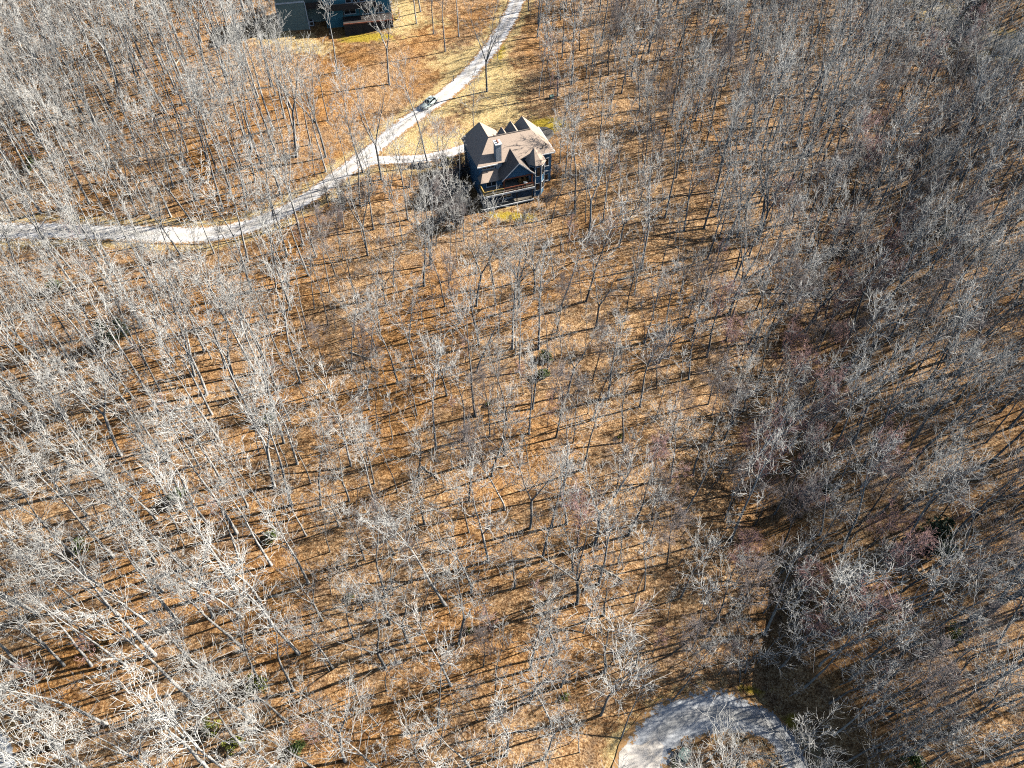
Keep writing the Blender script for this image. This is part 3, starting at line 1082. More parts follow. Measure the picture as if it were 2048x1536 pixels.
used_labels = set()
for kind, lst in cands.items():
    lst.sort(key=lambda q: -q[0])
    for i, (_, t) in enumerate(lst):
        if i >= 300:
            mass.append(t)
            continue
        w, grp = where(t['px'], t['py'], t['x'], t['y'])
        if kind == 'sapling':
            grp = grp.replace('trees', 'saplings')
        lab = t['forced']
        if not lab:
            for ex in ('', ' upper', ' lower'):
                lab = '%s %s, rooted %s percent across and %s down%s' % (LOOK[t['key']], w, in_words(t['px'] / 20.48), in_words(t['py'] / 15.36), ex and ',' + ex + ' one')
                if lab not in used_labels:
                    break
        used_labels.add(lab)
        place_tree(t['key'], kind, (t['x'], t['y'], t['z'] - 0.15), t['rz'], t['s'], lab, 'tree' if kind == 'bare_tree' else 'sapling', grp, t['tilt'])


def make_woodland():
    me = bpy.data.meshes.new('woodland')
    me.from_pydata([(t['x'], t['y'], t['z'] - 0.15) for t in mass], [], [])
    n = len(mass)
    a = me.attributes.new('turn', 'FLOAT_VECTOR', 'POINT')
    a.data.foreach_set('vector', np.array([(t['tilt'][0], t['tilt'][1], t['rz']) for t in mass], np.float32).ravel())
    a = me.attributes.new('size', 'FLOAT', 'POINT')
    a.data.foreach_set('value', np.array([t['s'] for t in mass], np.float32))
    a = me.attributes.new('which', 'INT', 'POINT')
    a.data.foreach_set('value', np.array([WOOD_KEYS.index(t['key']) for t in mass], np.int32))
    o = bpy.data.objects.new('woodland', me)
    COL.objects.link(o)
    tag(o, 'smaller and farther bare trees and saplings filling the hillside as one wood', 'woodland', None, 'stuff')
    ng = bpy.data.node_groups.new('woodland', 'GeometryNodeTree')
    ng.interface.new_socket('Geometry', in_out='INPUT', socket_type='NodeSocketGeometry')
    ng.interface.new_socket('Geometry', in_out='OUTPUT', socket_type='NodeSocketGeometry')
    gi = ng.nodes.new('NodeGroupInput'); go = ng.nodes.new('NodeGroupOutput')
    ci = ng.nodes.new('GeometryNodeCollectionInfo')
    ci.inputs['Collection'].default_value = WOODS
    ci.inputs['Separate Children'].default_value = True
    ci.inputs['Reset Children'].default_value = True
    ip = ng.nodes.new('GeometryNodeInstanceOnPoints')
    ip.inputs['Pick Instance'].default_value = True

    def attr(name, typ):
        q = ng.nodes.new('GeometryNodeInputNamedAttribute')
        q.data_type = typ
        q.inputs['Name'].default_value = name
        return q.outputs['Attribute']
    e2r = ng.nodes.new('FunctionNodeEulerToRotation')
    L = ng.links.new
    L(gi.outputs[0], ip.inputs['Points'])
    L(ci.outputs[0], ip.inputs['Instance'])
    L(attr('which', 'INT'), ip.inputs['Instance Index'])
    L(attr('turn', 'FLOAT_VECTOR'), e2r.inputs[0])
    L(e2r.outputs[0], ip.inputs['Rotation'])
    L(attr('size', 'FLOAT'), ip.inputs['Scale'])
    L(ip.outputs[0], go.inputs[0])
    md = o.modifiers.new('woodland', 'NODES')
    md.node_group = ng


make_woodland()
print('TREES', len(TREES), 'in view', {k: len(v) for k, v in cands.items()}, 'mass', len(mass))

# ------------------------------------------------------------------ building helpers
def window(parent, x0, x1, z0, z1, y, mat_frame='trim', panes=1):
    """a window in a wall that faces -Y at depth y (local to the house)"""
    w = box('window', 'glass', parent, x0, x1, y - 0.04, y + 0.05, z0, z1)
    f = MB()
    t = 0.11
    f.box(x0 - t, x0 - 0.002, y - 0.09, y + 0.03, z0 - t, z1 + t).box(x1 + 0.002, x1 + t, y - 0.09, y + 0.03, z0 - t, z1 + t)
    f.box(x0 - 0.001, x1 + 0.001, y - 0.085, y + 0.03, z1 + 0.002, z1 + t - 0.003).box(x0 - 0.001, x1 + 0.001, y - 0.085, y + 0.03, z0 - t + 0.003, z0 - 0.002)
    for k in range(1, panes):
        xm = x0 + (x1 - x0) * k / panes
        f.box(xm - 0.05, xm + 0.05, y - 0.08, y + 0.03, z0 + 0.002, z1 - 0.002)
    fr = f.build('frame', mat_frame, w)
    fr['kind'] = 'stuff'
    MB().box(x0 - 0.2, x1 + 0.2, y - 0.19, y - 0.095, z0 - t - 0.07, z0 - t).build('sill', mat_frame, w)
    return w


def gable(parent, cx, hw, ze, zr, y0, y1, roofmat, over=0.35):
    """roof of two slopes with its ridge along y; returns the two slopes"""
    sl = (zr - ze) / hw
    for s in (-1, 1):
        e = hw + over
        o = MB().slab([(cx, y0, zr), (cx, y1, zr), (cx + s * e, y1, ze - over * sl), (cx + s * e, y0, ze - over * sl)], 0.16).build('roof_slope', roofmat, parent)
    return o


def gable_wall(parent, cx, hw, ze, zr, z0, y0, y1, mat, name='wall'):
    return MB().prism([(cx - hw, y0, z0), (cx + hw, y0, z0), (cx + hw, y0, ze - 0.17), (cx, y0, zr - 0.2), (cx - hw, y0, ze - 0.17)], (0, y1 - y0, 0)).build(name, mat, parent)


# ------------------------------------------------------------------ the blue house
def blue_house():
    H = empty('house', HOUSE_O, HOUSE_YAW, 'slate blue house with tan shingle roof, white stone chimney, front gable porch and deck', 'house')
    # walls
    box('wall', 'siding', H, 0.2, 16.0, 4.4, 13.2, -3.5, 7.25)
    gable_wall(H, 3.8, 3.7, 7.5, 10.4, -2.5, 13.3, 14.5, 'siding')
    gable_wall(H, 12.9, 3.0, 7.5, 10.4, -2.5, 13.25, 13.7, 'siding')
    # main roof: front slope, right hip, rear slope, left slope
    zr, ze = 10.45, 7.4
    MB().slab([(-0.3, 3.9, ze), (16.5, 3.9, ze), (12.9, 8.8, zr), (3.8, 8.8, zr)], 0.18).build('roof_slope', 'roof', H)
    hip = MB().slab([(16.5, 3.9, ze), (16.5, 13.7, ze), (12.9, 8.8, zr)], 0.18).build('roof_hip', 'roof', H)
    MB().slab([(3.8, 8.8, zr), (12.9, 8.8, zr), (16.5, 13.7, ze), (3.8, 13.7, ze)], 0.18).build('roof_slope', 'roof', H)
    MB().slab([(-0.3, 3.9, ze), (3.8, 8.8, zr), (3.8, 14.9, zr), (-0.3, 14.9, ze)], 0.18).build('roof_slope', 'roof', H)
    MB().slab([(3.8, 8.9, zr - 0.02), (7.4, 8.9, 7.75), (7.4, 14.9, 7.75), (3.8, 14.9, zr - 0.02)], 0.18).build('roof_slope', 'roof', H)
    # rear gables
    gable(H, 12.9, 3.0, 7.7, zr - 0.01, 8.9, 14.05, 'roof')
    gable(H, 10.0, 1.7, 8.2, zr + 0.02, 8.9, 13.1, 'roof', 0.2)
    gable(H, 7.5, 1.3, 8.6, zr + 0.04, 8.9, 11.6, 'roof', 0.15)
    # ridge caps and gutters
    MB().box(3.8, 12.9, 8.68, 8.92, zr + 0.02, zr + 0.10).build('ridge_cap', 'roof_dark', H)
    MB().box(10.95, 16.5, 3.74, 3.885, ze - 0.24, ze - 0.02).build('gutter', 'trim', H)
    MB().box(-0.3, 4.0, 3.74, 3.885, ze - 0.24, ze - 0.02).build('gutter', 'trim', H)
    MB().box(16.51, 16.64, 3.9, 13.7, ze - 0.24, ze - 0.02).build('gutter', 'trim', H)
    for x, y in ((14.2, 5.0), (15.0, 5.4)):
        z = ze + (y - 3.9) * (zr - ze) / 4.9
        MB().bar((x, y, z - 0.1), (x, y, z + 0.45), 0.11, 8).build('vent_pipe', 'metal_dark', H)
    # chimney
    ch = box('chimney', 'stone', H, 3.85, 5.0, 4.2, 5.75, 3.0, 11.3)
    MB().box(3.72, 5.13, 4.07, 5.88, 11.31, 11.5).build('cap', 'trim', ch)
    for y in (4.65, 5.3):
        MB().bar((4.42, y, 11.45), (4.42, y, 11.85), 0.17, 10).build('flue', 'redwood_and_shade', ch)
    # low hip-roofed bay on the left of the deck
    box('bay_wall', 'siding', H, 0.3, 4.6, 2.7, 4.42, -1.5, 4.6)
    MB().slab([(-0.2, 2.2, 4.6), (4.95, 2.2, 4.6), (4.3, 4.45, 6.1), (1.1, 4.45, 6.1)], 0.14).build('bay_roof', 'roof', H)
    MB().slab([(-0.2, 2.2, 4.6), (1.1, 4.45, 6.1), (-0.2, 4.45, 4.6)], 0.14).build('bay_roof', 'roof', H)
    window(H, 1.2, 3.2, 3.3, 4.2, 2.7, panes=2)
    window(H, 0.9, 3.4, 6.35, 7.0, 4.4, panes=3)
    # front porch gable
    cx, hw, pe, pr = 7.45, 3.25, 5.75, 8.8
    gable(H, cx, hw, pe, pr, 0.55, 6.6, 'roof_dark', 0.28)
    fr = MB().prism([(cx - hw, 0.9, pe - 0.2), (cx + hw, 0.9, pe - 0.2), (cx, 0.9, pr - 0.25)], (0, 0.2, 0)).build('gable_panel', 'siding', H)
    bt = MB()
    for k in range(1, 22):
        x = cx - hw + 2 * hw * k / 22
        top = pe - 0.35 + (hw - abs(x - cx)) / hw * (pr - pe) - 0.12
        if top > pe + 0.05:
            bt.box(x - 0.035, x + 0.035, 0.85, 0.897, pe - 0.19, top)
    bb = bt.build('battens', 'siding', fr); bb['kind'] = 'stuff'
    for s in (-1, 1):
        MB().prism([(cx, 0.5, pr + 0.05), (cx + s * (hw + 0.33), 0.5, pe - 0.26), (cx + s * (hw + 0.33), 0.5, pe - 0.52), (cx, 0.5, pr - 0.22)], (0, 0.06, 0)).build('barge_board', 'trim', H)
    MB().box(cx - hw, cx + hw, 0.88, 1.12, pe - 0.52, pe - 0.21).build('porch_beam', 'redwood_and_shade', H)
    # deck
    dk = box('deck', 'deckwood', H, -0.2, 10.7, 0.06, 4.38, 2.72, 2.9)
    MB().box(-0.32, 10.75, -0.06, 0.055, 2.52, 2.91).build('fascia', 'trim', dk)
    MB().box(-0.32, -0.205, 0.06, 3.0, 2.52, 2.91).build('fascia', 'trim', dk)
    for x, m in ((-0.15, 'railwood'), (2.0, 'railwood'), (4.1, 'redwood_and_shade'), (6.2, 'redwood_and_shade'), (8.3, 'redwood_and_shade'), (10.5, 'redwood_and_shade')):  # one rail: sunlit stretch painted honey, porch-shaded stretch painted red-brown
        MB().box(x - 0.07, x + 0.07, 0.07, 0.21, 2.905, 3.95).build('rail_post', m, dk)
    for x0, x1, m in ((-0.08, 4.03, 'railwood'), (4.17, 10.43, 'redwood_and_shade')):  # same sun and shade colours painted into handrail, bottom rail and balusters
        MB().box(x0, x1, 0.06, 0.24, 3.84, 3.97).build('handrail', m, dk)
        MB().box(x0, x1, 0.10, 0.19, 3.02, 3.12).build('bottom_rail', m, dk)
        b = MB()
        k = int((x1 - x0) / 0.14)
        for i in range(1, k):
            x = x0 + (x1 - x0) * i / k
            b.box(x - 0.02, x + 0.02, 0.125, 0.165, 3.121, 3.839)
        q = b.build('balusters', m, dk); q['kind'] = 'stuff'
    MB().box(-0.22, -0.04, 0.25, 2.95, 3.84, 3.97).build('handrail', 'railwood', dk)
    MB().box(-0.18, -0.09, 0.25, 2.95, 3.02, 3.12).build('bottom_rail', 'railwood', dk)
    b = MB()
    for i in range(1, 19):
        y = 0.25 + 2.7 * i / 19
        b.box(-0.155, -0.115, y - 0.02, y + 0.02, 3.121, 3.839)
    q = b.build('balusters', 'railwood', dk); q['kind'] = 'stuff'
    for x in (4.35, 10.45):
        MB().box(x - 0.13, x + 0.13, 0.86, 1.14, 2.905, 5.22).build('porch_post', 'redwood_and_shade', H)
    # doors and windows behind the porch
    d = box('door', 'glass', H, 5.6, 8.0, 4.34, 4.45, 2.95, 5.1)
    MB().box(5.48, 5.598, 4.28, 4.42, 2.92, 5.22).box(8.002, 8.12, 4.28, 4.42, 2.92, 5.22).box(5.6, 8.0, 4.285, 4.42, 5.102, 5.215).box(6.74, 6.86, 4.29, 4.42, 2.95, 5.1).build('frame', 'trim', d)
    MB().box(6.9, 6.94, 4.24, 4.285, 3.9, 4.15).build('handle', 'metal_dark', d)
    window(H, 8.7, 10.0, 3.7, 5.0, 4.4, panes=2)
    # lower storey under the deck
    lw = box('lower_wall', 'found', H, -0.1, 10.6, 1.4, 4.39, -3.4, 2.7)
    MB().box(-0.25, 10.6, 0.05, 1.398, -0.30, -0.16).build('lower_slab', 'deckwood', H)
    MB().box(-0.3, 10.6, -0.08, 0.045, -0.34, -0.08).build('lower_fascia', 'trim', H)
    MB().box(-0.2, 10.5, 0.3, 1.2, -3.4, -0.32).build('foundation_wall', 'found', H)
    for x in (0.0, 3.4, 6.9, 10.3):
        MB().box(x - 0.09, x + 0.09, 0.10, 0.28, -0.155, 2.715).build('deck_post', 'darkwood', H)
    window(H, 3.9, 6.1, 0.6, 1.9, 1.4, panes=2)
    # octagonal turret on the right
    tx, ty, tr = 11.9, 2.9, 1.75
    ring = [(tx + tr * math.cos(R(22.5 + 45 * k)), ty + tr * math.sin(R(22.5 + 45 * k))) for k in range(8)]
    tw = MB().prism([(x, y, -3.4) for x, y in ring], (0, 0, 10.5)).build('turret_wall', 'siding', H)
    er = [(tx + (tr + 0.42) * math.cos(R(22.5 + 45 * k)), ty + (tr + 0.42) * math.sin(R(22.5 + 45 * k)), 7.05) for k in range(8)]
    rf = MB()
    apex = (tx - 0.25, ty + 0.5, 9.7)
    for k in range(8):
        rf.slab([er[k], er[(k + 1) % 8], apex], 0.10)
    rf.build('turret_roof', 'roof', tw)
    for k in range(8):
        x, y = ring[k]
        dx, dy = (x - tx) / tr, (y - ty) / tr
        if y < ty + 0.9:
            MB().bar((x + dx * 0.03, y + dy * 0.03, -3.3), (x + dx * 0.03, y + dy * 0.03, 7.0), 0.10, 6).build('corner_board', 'trim', tw)
    for k in range(8):
        a = R(45 * k + 45)
        if math.sin(a) > 0.3:
            continue
        n = Vector((math.cos(a), math.sin(a), 0)); t = Vector((-n.y, n.x, 0))
        c0 = Vector((tx, ty, 0)) + n * (tr * math.cos(R(22.5)) + 0.03)
        for z0, z1 in ((4.3, 6.4), (0.9, 2.5)):
            pts = [c0 - t * 0.38 + Vector((0, 0, z0)), c0 + t * 0.38 + Vector((0, 0, z0)), c0 + t * 0.38 + Vector((0, 0, z1)), c0 - t * 0.38 + Vector((0, 0, z1))]
            w = MB().prism(pts, n * 0.05).build('window', 'glass', tw)
            f = MB()
            for zz in (z0 - 0.08, z1):
                f.prism([c0 - t * 0.46 + Vector((0, 0, zz)), c0 + t * 0.46 + Vector((0, 0, zz)), c0 + t * 0.46 + Vector((0, 0, zz + 0.08)), c0 - t * 0.46 + Vector((0, 0, zz + 0.08))], n * 0.08)
            f.build('frame', 'trim', w)['kind'] = 'stuff'
    # right wing band boards and windows
    MB().box(13.5, 16.06, 4.32, 4.395, 2.6, 2.85).build('band_board', 'trim', H)
    MB().box(16.005, 16.09, 4.3, 13.2, 2.6, 2.85).build('band_board', 'trim', H)
    window(H, 14.0, 15.3, 4.2, 5.8, 4.4, panes=2)
    window(H, 14.0, 15.3, 0.6, 1.9, 4.4, panes=2)
    return H


blue_house()


def deck_chair(x, y, rz, label):
    c, s = math.cos(HOUSE_YAW), math.sin(HOUSE_YAW)
    loc = HOUSE_O + Vector((x * c - y * s, x * s + y * c, 2.905))
    e = empty('deck_chair', loc, HOUSE_YAW + rz, label, 'chair', 'chairs on the porch deck')
    MB().slab([(-0.3, -0.35, 0.42), (0.3, -0.35, 0.42), (0.3, 0.3, 0.30), (-0.3, 0.3, 0.30)], 0.06).build('seat', 'chairwood', e)
    MB().prism([(-0.3, 0.26, 0.34), (0.3, 0.26, 0.34), (0.24, 0.62, 1.05), (-0.24, 0.62, 1.05)], (0, 0.06, 0.0)).build('backrest', 'chairwood', e)
    for sx in (-1, 1):
        MB().box(sx * 0.42 - 0.07, sx * 0.42 + 0.07, -0.4, 0.45, 0.60, 0.64).build('armrest', 'chairwood', e)
        MB().box(sx * 0.38 - 0.04, sx * 0.38 + 0.04, -0.38, -0.28, 0, 0.598).build('leg', 'chairwood', e)
        MB().box(sx * 0.38 - 0.04, sx * 0.38 + 0.04, 0.3, 0.4, 0, 0.598).build('leg', 'chairwood', e)


deck_chair(9.6, 2.0, 0.5, 'orange wooden chair at the right end of the porch deck')
deck_chair(8.4, 1.9, 0.1, 'orange wooden chair on the porch deck, left of the table')


def patio_table():
    c, s = math.cos(HOUSE_YAW), math.sin(HOUSE_YAW)
    x, y = 9.0, 1.0
    e = empty('patio_table', HOUSE_O + Vector((x * c - y * s, x * s + y * c, 2.905)), HOUSE_YAW, 'small pale round table between the chairs on the porch deck', 'table')
    MB().bar((0, 0, 0.70), (0, 0, 0.75), 0.42, 16).build('table_top', 'cushion', e)
    MB().bar((0, 0, 0.04), (0, 0, 0.70), 0.05, 8).build('stem', 'metal_dark', e)
    MB().bar((0, 0, 0), (0, 0, 0.04), 0.25, 12).build('base', 'metal_dark', e)


patio_table()

# ------------------------------------------------------------------ the teal house at the top edge
def teal_house():
    H = empty('house', TOP_O, TOP_YAW, 'teal and sage green house with dark decks, half cut by the photo top', 'house')
    # right block
    box('wall', 'teal', H, -4.0, 12.5, 4.5, 13.5, -2.0, 12.5)
    gable(H, 4.2, 8.3, 12.5, 16.5, 4.0, 14.0, 'roof_dark', 0.5)
    gable_wall(H, 4.2, 8.2, 12.45, 16.4, 12.51, 4.55, 13.4, 'teal', 'gable_wall')
    # centre and left blocks
    box('wall', 'sage', H, -8.4, -4.01, 7.5, 14.0, -1.0, 11.0)
    lb = box('wall', 'sage', H, -15.4, -8.41, 4.8, 14.0, -2.0, 12.0)
    gable(H, -11.9, 3.5, 12.0, 14.5, 4.4, 14.3, 'roof_dark', 0.5)
    gable_wall(H, -11.9, 3.45, 11.95, 14.4, 12.01, 4.85, 14.0, 'sage', 'gable_wall')
    MB().box(-15.48, -8.35, 4.70, 4.795, 7.2, 7.55).build('band_board', 'trim', H)
    for x in (-15.46, -8.38):
        MB().box(x - 0.1, x + 0.1, 4.68, 4.795, -1.5, 7.19).build('corner_board', 'trim', H)
    MB().slab([(-8.4, 7.0, 11.0), (-4.0, 7.0, 11.0), (-4.0, 14.0, 13.2), (-8.4, 14.0, 13.2)], 0.2).build('roof_slope', 'roof_dark', H)
    # decks
    dk = box('balcony', 'darkwood', H, -3.8, 8.8, 2.2, 4.45, 5.85, 6.1)
    MB().box(-3.8, 8.8, 2.1, 2.19, 5.6, 7.1).build('balcony_panel', 'darkwood', dk)
    for x in (-3.6, 0.6, 4.6, 8.6):
        MB().box(x - 0.1, x + 0.1, 2.2, 2.4, -1.0, 5.84).build('post', 'darkwood', dk)
    dk2 = box('deck', 'darkwood', H, -8.3, -4.1, 5.6, 7.45, 5.4, 5.65)
    MB().box(-8.3, -4.1, 5.50, 5.595, 5.1, 6.6).build('deck_panel', 'darkwood', dk2)
    # low terrace with a dark front face
    tr = box('terrace', 'darkwood', H, 0.2, 12.4, 0.3, 4.49, -1.5, 2.95)
    MB().box(0.1, 12.5, 0.16, 0.29, 2.8, 3.1).build('coping', 'redwood_and_shade', tr)
    for x in (2.4, 5.0, 7.6, 10.2):
        MB().box(x - 0.09, x + 0.09, 0.2, 0.29, -1.0, 2.79).build('pilaster', 'darkwood', tr)
    # stair at the right end
    st = empty('stair', (0, 0, 0)); st.parent = H
    for k in range(8):
        box('step', 'railwood', st, 12.7, 14.3, 4.6 - 0.30 * k, 4.88 - 0.30 * k, 2.6 - 0.26 * k, 2.7 - 0.26 * k)
    for x in (12.62, 14.38):
        MB().bar((x, 4.8, 3.6), (x, 2.5, 1.6), 0.06, 6).build('handrail', 'redwood_and_shade', st)
        MB().box(x - 0.06, x + 0.06, 4.7, 4.82, -0.5, 3.6).build('post', 'redwood_and_shade', st)
        MB().box(x - 0.06, x + 0.06, 2.45, 2.57, -1.0, 1.66).build('post', 'redwood_and_shade', st)
    # windows and doors
    window(H, 1.6, 2.9, 6.3, 8.6, 4.5); window(H, 3.4, 4.5, 6.3, 8.6, 4.5); window(H, 5.0, 6.1, 6.3, 8.6, 4.5)
    window(H, -2.6, -1.0, 8.0, 9.2, 4.5); window(H, 0.9, 3.6, 3.6, 4.9, 4.5, panes=2); window(H, 5.6, 7.0, 3.3, 5.2, 4.5)
    window(H, 8.6, 10.4, 3.3, 5.2, 4.5, panes=2); window(H, 9.4, 11.6, 7.2, 9.0, 4.5, panes=2)
    window(H, -7.6, -6.6, 6.8, 8.9, 7.5); window(H, -6.0, -4.8, 6.8, 8.9, 7.5)


teal_house()


def ac_unit(px, py):
    p = hit(px, py)
    e = empty('air_conditioner', p + Vector((0, 0, -0.05)), TOP_YAW, 'white square cooling unit on the shaded ground before the sage wall', 'air conditioner')
    MB().box(-0.65, 0.65, -0.6, 0.6, 0, 0.1).build('pad', 'found', e)
    MB().box(-0.55, 0.55, -0.5, 0.5, 0.101, 1.2).build('cabinet', 'trim', e)
    MB().bar((0, 0, 1.2), (0, 0, 1.25), 0.38, 16).build('fan_grille', 'metal_dark', e)
    MB().box(-0.4, 0.4, -0.54, -0.501, 0.3, 1.0).build('louvre', 'metal_dark', e)


ac_unit(624, 50)

# ------------------------------------------------------------------ the car
def make_car():
    a, b = hit(876, 196), hit(843, 222)
    d = (b - a); yaw = math.atan2(d.y, d.x)
    mid = hit(859, 211)
    e = empty('parked_car', mid + Vector((0, 0, 0.16)), yaw, 'pale green silver car with dark glass, parked on the gravel drive', 'car')
    slope = math.atan2(tz(b.x, b.y) - tz(a.x, a.y), math.hypot(d.x, d.y))
    e.rotation_euler = (0, -slope, yaw)
    # lower body: stations along x of (x, half width, z low, z shoulder, crown of the deck)
    S = [(-2.36, 0.62, 0.48, 0.72, 0.78), (-2.25, 0.80, 0.30, 0.86, 0.95), (-1.7, 0.90, 0.24, 0.94, 1.03), (-0.8, 0.92, 0.22, 0.94, 1.0), (0.3, 0.92, 0.22, 0.93, 0.99),
         (1.0, 0.91, 0.23, 0.90, 0.98), (1.7, 0.88, 0.25, 0.80, 0.88), (2.15, 0.80, 0.28, 0.68, 0.75), (2.34, 0.60, 0.36, 0.58, 0.63)]
    mb = MB()
    for x, w, zl, zs, zc in S:
        for y, z in ((-w * 0.86, zl), (-w, zl + 0.14), (-w, (zl + zs) / 2 + 0.08), (-w * 0.94, zs), (-w * 0.5, zc), (0, zc + 0.02), (w * 0.5, zc), (w * 0.94, zs), (w, (zl + zs) / 2 + 0.08), (w, zl + 0.14), (w * 0.86, zl)):
            mb.v.append((x, y, z))
    K = 11
    for i in range(len(S) - 1):
        for k in range(K):
            j = (k + 1) % K
            mb.f.append((i * K + k, i * K + j, (i + 1) * K + j, (i + 1) * K + k))
    mb.f.append(tuple(range(K))); mb.f.append(tuple(range((len(S) - 1) * K, len(S) * K)))
    body = mb.build('body', 'carpaint', e, smooth=True)
    # greenhouse
    C = [(-1.95, 0.72, 0.95, 0.97), (-1.25, 0.72, 0.93, 1.40), (-0.3, 0.74, 0.92, 1.46), (0.25, 0.74, 0.92, 1.42), (1.15, 0.74, 0.90, 0.93)]
    mb = MB()
    for x, w, z0, z1 in C:
        t = w - 0.14 * (z1 - z0) / 0.5
        for y, z in ((-w * 1.13, z0), (-t, z1), (t, z1), (w * 1.13, z0)):
            mb.v.append((x, y, z))
    for i in range(4):
        for k in range(3):
            mb.f.append((i * 4 + k, i * 4 + k + 1, i * 4 + 5 + k, i * 4 + 4 + k))
    mb.f += [(0, 1, 2, 3), (16, 17, 18, 19)]
    mb.build('windows', 'glass', e)
    MB().slab([(-1.28, -0.59, 1.435), (0.22, -0.60, 1.455), (0.22, 0.60, 1.455), (-1.28, 0.59, 1.435)], 0.03).build('roof', 'carpaint', e)
    for s in (-1, 1):
        for p, q in (((1.13, 0.84, 0.93), (0.24, 0.62, 1.43)), ((-0.35, 0.84, 0.94), (-0.35, 0.62, 1.46)), ((-1.93, 0.82, 0.96), (-1.26, 0.60, 1.42)), ((0.24, 0.61, 1.44), (-1.26, 0.60, 1.42))):
            MB().bar((p[0], s * p[1], p[2]), (q[0], s * q[1], q[2]), 0.045, 6).build('pillar', 'carpaint', e)
        MB().box(0.75, 0.95, s * 0.98 - 0.09, s * 0.98 + 0.09, 0.93, 1.06).build('mirror', 'carpaint', e)
        MB().prism([(2.12, s * 0.52, 0.64), (2.05, s * 0.80, 0.64), (1.92, s * 0.84, 0.76), (2.02, s * 0.55, 0.80)], (0.10, 0, 0.02)).build('headlight', 'lamp', e)
        MB().box(-2.34, -2.2, s * 0.68 - 0.14, s * 0.68 + 0.14, 0.68, 0.86).build('tail_light', 'tail', e)
        for x in (-1.42, 1.42):
            w = MB().bar((x, s * 0.80, 0.33), (x, s * 0.96, 0.33), 0.33, 20).build('wheel', 'rubber', e)
            MB().bar((x, s * 0.955, 0.33), (x, s * 0.975, 0.33), 0.22, 14).build('rim', 'alloy', w)
    MB().box(2.24, 2.345, -0.5, 0.5, 0.42, 0.56).build('grille', 'metal_dark', e)


make_car()

# ------------------------------------------------------------------ boulders, posts, cabinets
def boulder(px, py, r, label, seed):
    p = hit(px, py)
    rng = np.random.default_rng(seed)
    bm = bmesh.new()
    bmesh.ops.create_icosphere(bm, subdivisions=3, radius=1.0)
    ph = rng.uniform(0, 6.28, 6)
    for v in bm.verts:
        n = v.co.normalized()
        k = 1 + 0.16 * math.sin(3 * n.x + ph[0]) * math.cos(2.6 * n.y + ph[1]) + 0.10 * math.sin(5 * n.z + 4 * n.x + ph[2]) + 0.07 * math.sin(9 * n.y + ph[3])
        v.co = Vector((n.x * r * 1.15 * k, n.y * r * k, n.z * r * 0.75 * k))
    me = bpy.data.meshes.new('boulder'); bm.to_mesh(me); bm.free()
    me.materials.append(M['rock']); me.shade_smooth()
    o = bpy.data.objects.new('boulder', me); COL.objects.link(o)
    o.location = p + Vector((0, 0, r * 0.35)); o.rotation_euler = (0, 0, rng.uniform(0, 6.28))
    tag(o, label, 'boulder', 'boulders edging the house driveway')


for i, (px, py, r, l) in enumerate(((829, 333, .75, 'grey boulder edging the house driveway, first of three from the drive'), (843, 333, .85, 'grey boulder edging the house driveway, middle of three'),
                                    (857, 331, .7, 'grey boulder edging the house driveway, third and nearest the green bush'), (1118, 156, .5, 'small pale boulder in the leaf litter above the parking pad'))):
    boulder(px, py, r, l, 60 + i)
bpy.data.objects['boulder.003']['group'] = 'loose stones'


def post(px, py):
    p = hit(px, py)
    e = empty('marker_post', p, 0.2, 'short weathered wooden marker post on the verge of the drive above the car', 'post')
    MB().box(-0.09, 0.09, -0.09, 0.09, -0.3, 1.5).build('shaft', 'log', e)
    MB().box(-0.11, 0.11, -0.11, 0.11, 1.501, 1.56).build('cap', 'log', e)


post(907, 163)


def cabinet(px, py, rz, s, label):
    p = hit(px, py)
    e = empty('utility_cabinet', p + Vector((0, 0, -0.05)), rz, label, 'utility cabinet', 'green utility cabinets')
    e.scale = (s, s, s)
    MB().box(-0.75, 0.75, -0.62, 0.62, -0.2, 0.12).build('pad', 'found', e)
    MB().prism([(-0.62, -0.5, 0.121), (-0.62, 0.5, 0.121), (-0.62, 0.5, 0.95), (-0.62, 0.1, 1.05), (-0.62, -0.5, 0.85)], (1.24, 0, 0)).build('tank', 'green_metal', e)
    MB().prism([(-0.66, -0.56, 0.862), (-0.66, 0.1, 1.082), (-0.66, 0.1, 1.13), (-0.66, -0.56, 0.91)], (1.32, 0, 0)).build('lid', 'green_metal', e)
    for x in (-0.3, 0.3):
        MB().box(x - 0.28, x + 0.28, -0.54, -0.501, 0.2, 0.8).build('door', 'green_metal', e)
    MB().box(-0.05, 0.05, -0.58, -0.545, 0.45, 0.6).build('latch', 'metal_dark', e)


cabinet(1366, 1512, R(55), 1.25, 'large green utility cabinet with sloping lid on the turnaround island')
cabinet(1103, 196, R(25), 0.75, 'small green utility cabinet in the leaves uphill of the blue house')


def sign(px, py):
    p = hit(px, py)
    e = empty('sign_post', p, R(20), 'thin dark post with a small blank board beside the green cabinet', 'sign')
    MB().bar((0, 0, -0.3), (0, 0, 1.5), 0.05, 8).build('shaft', 'metal_dark', e)
    MB().box(-0.05, 0.05, -0.3, 0.3, 1.05, 1.5).build('board', 'darkwood', e)


sign(1361, 1494)

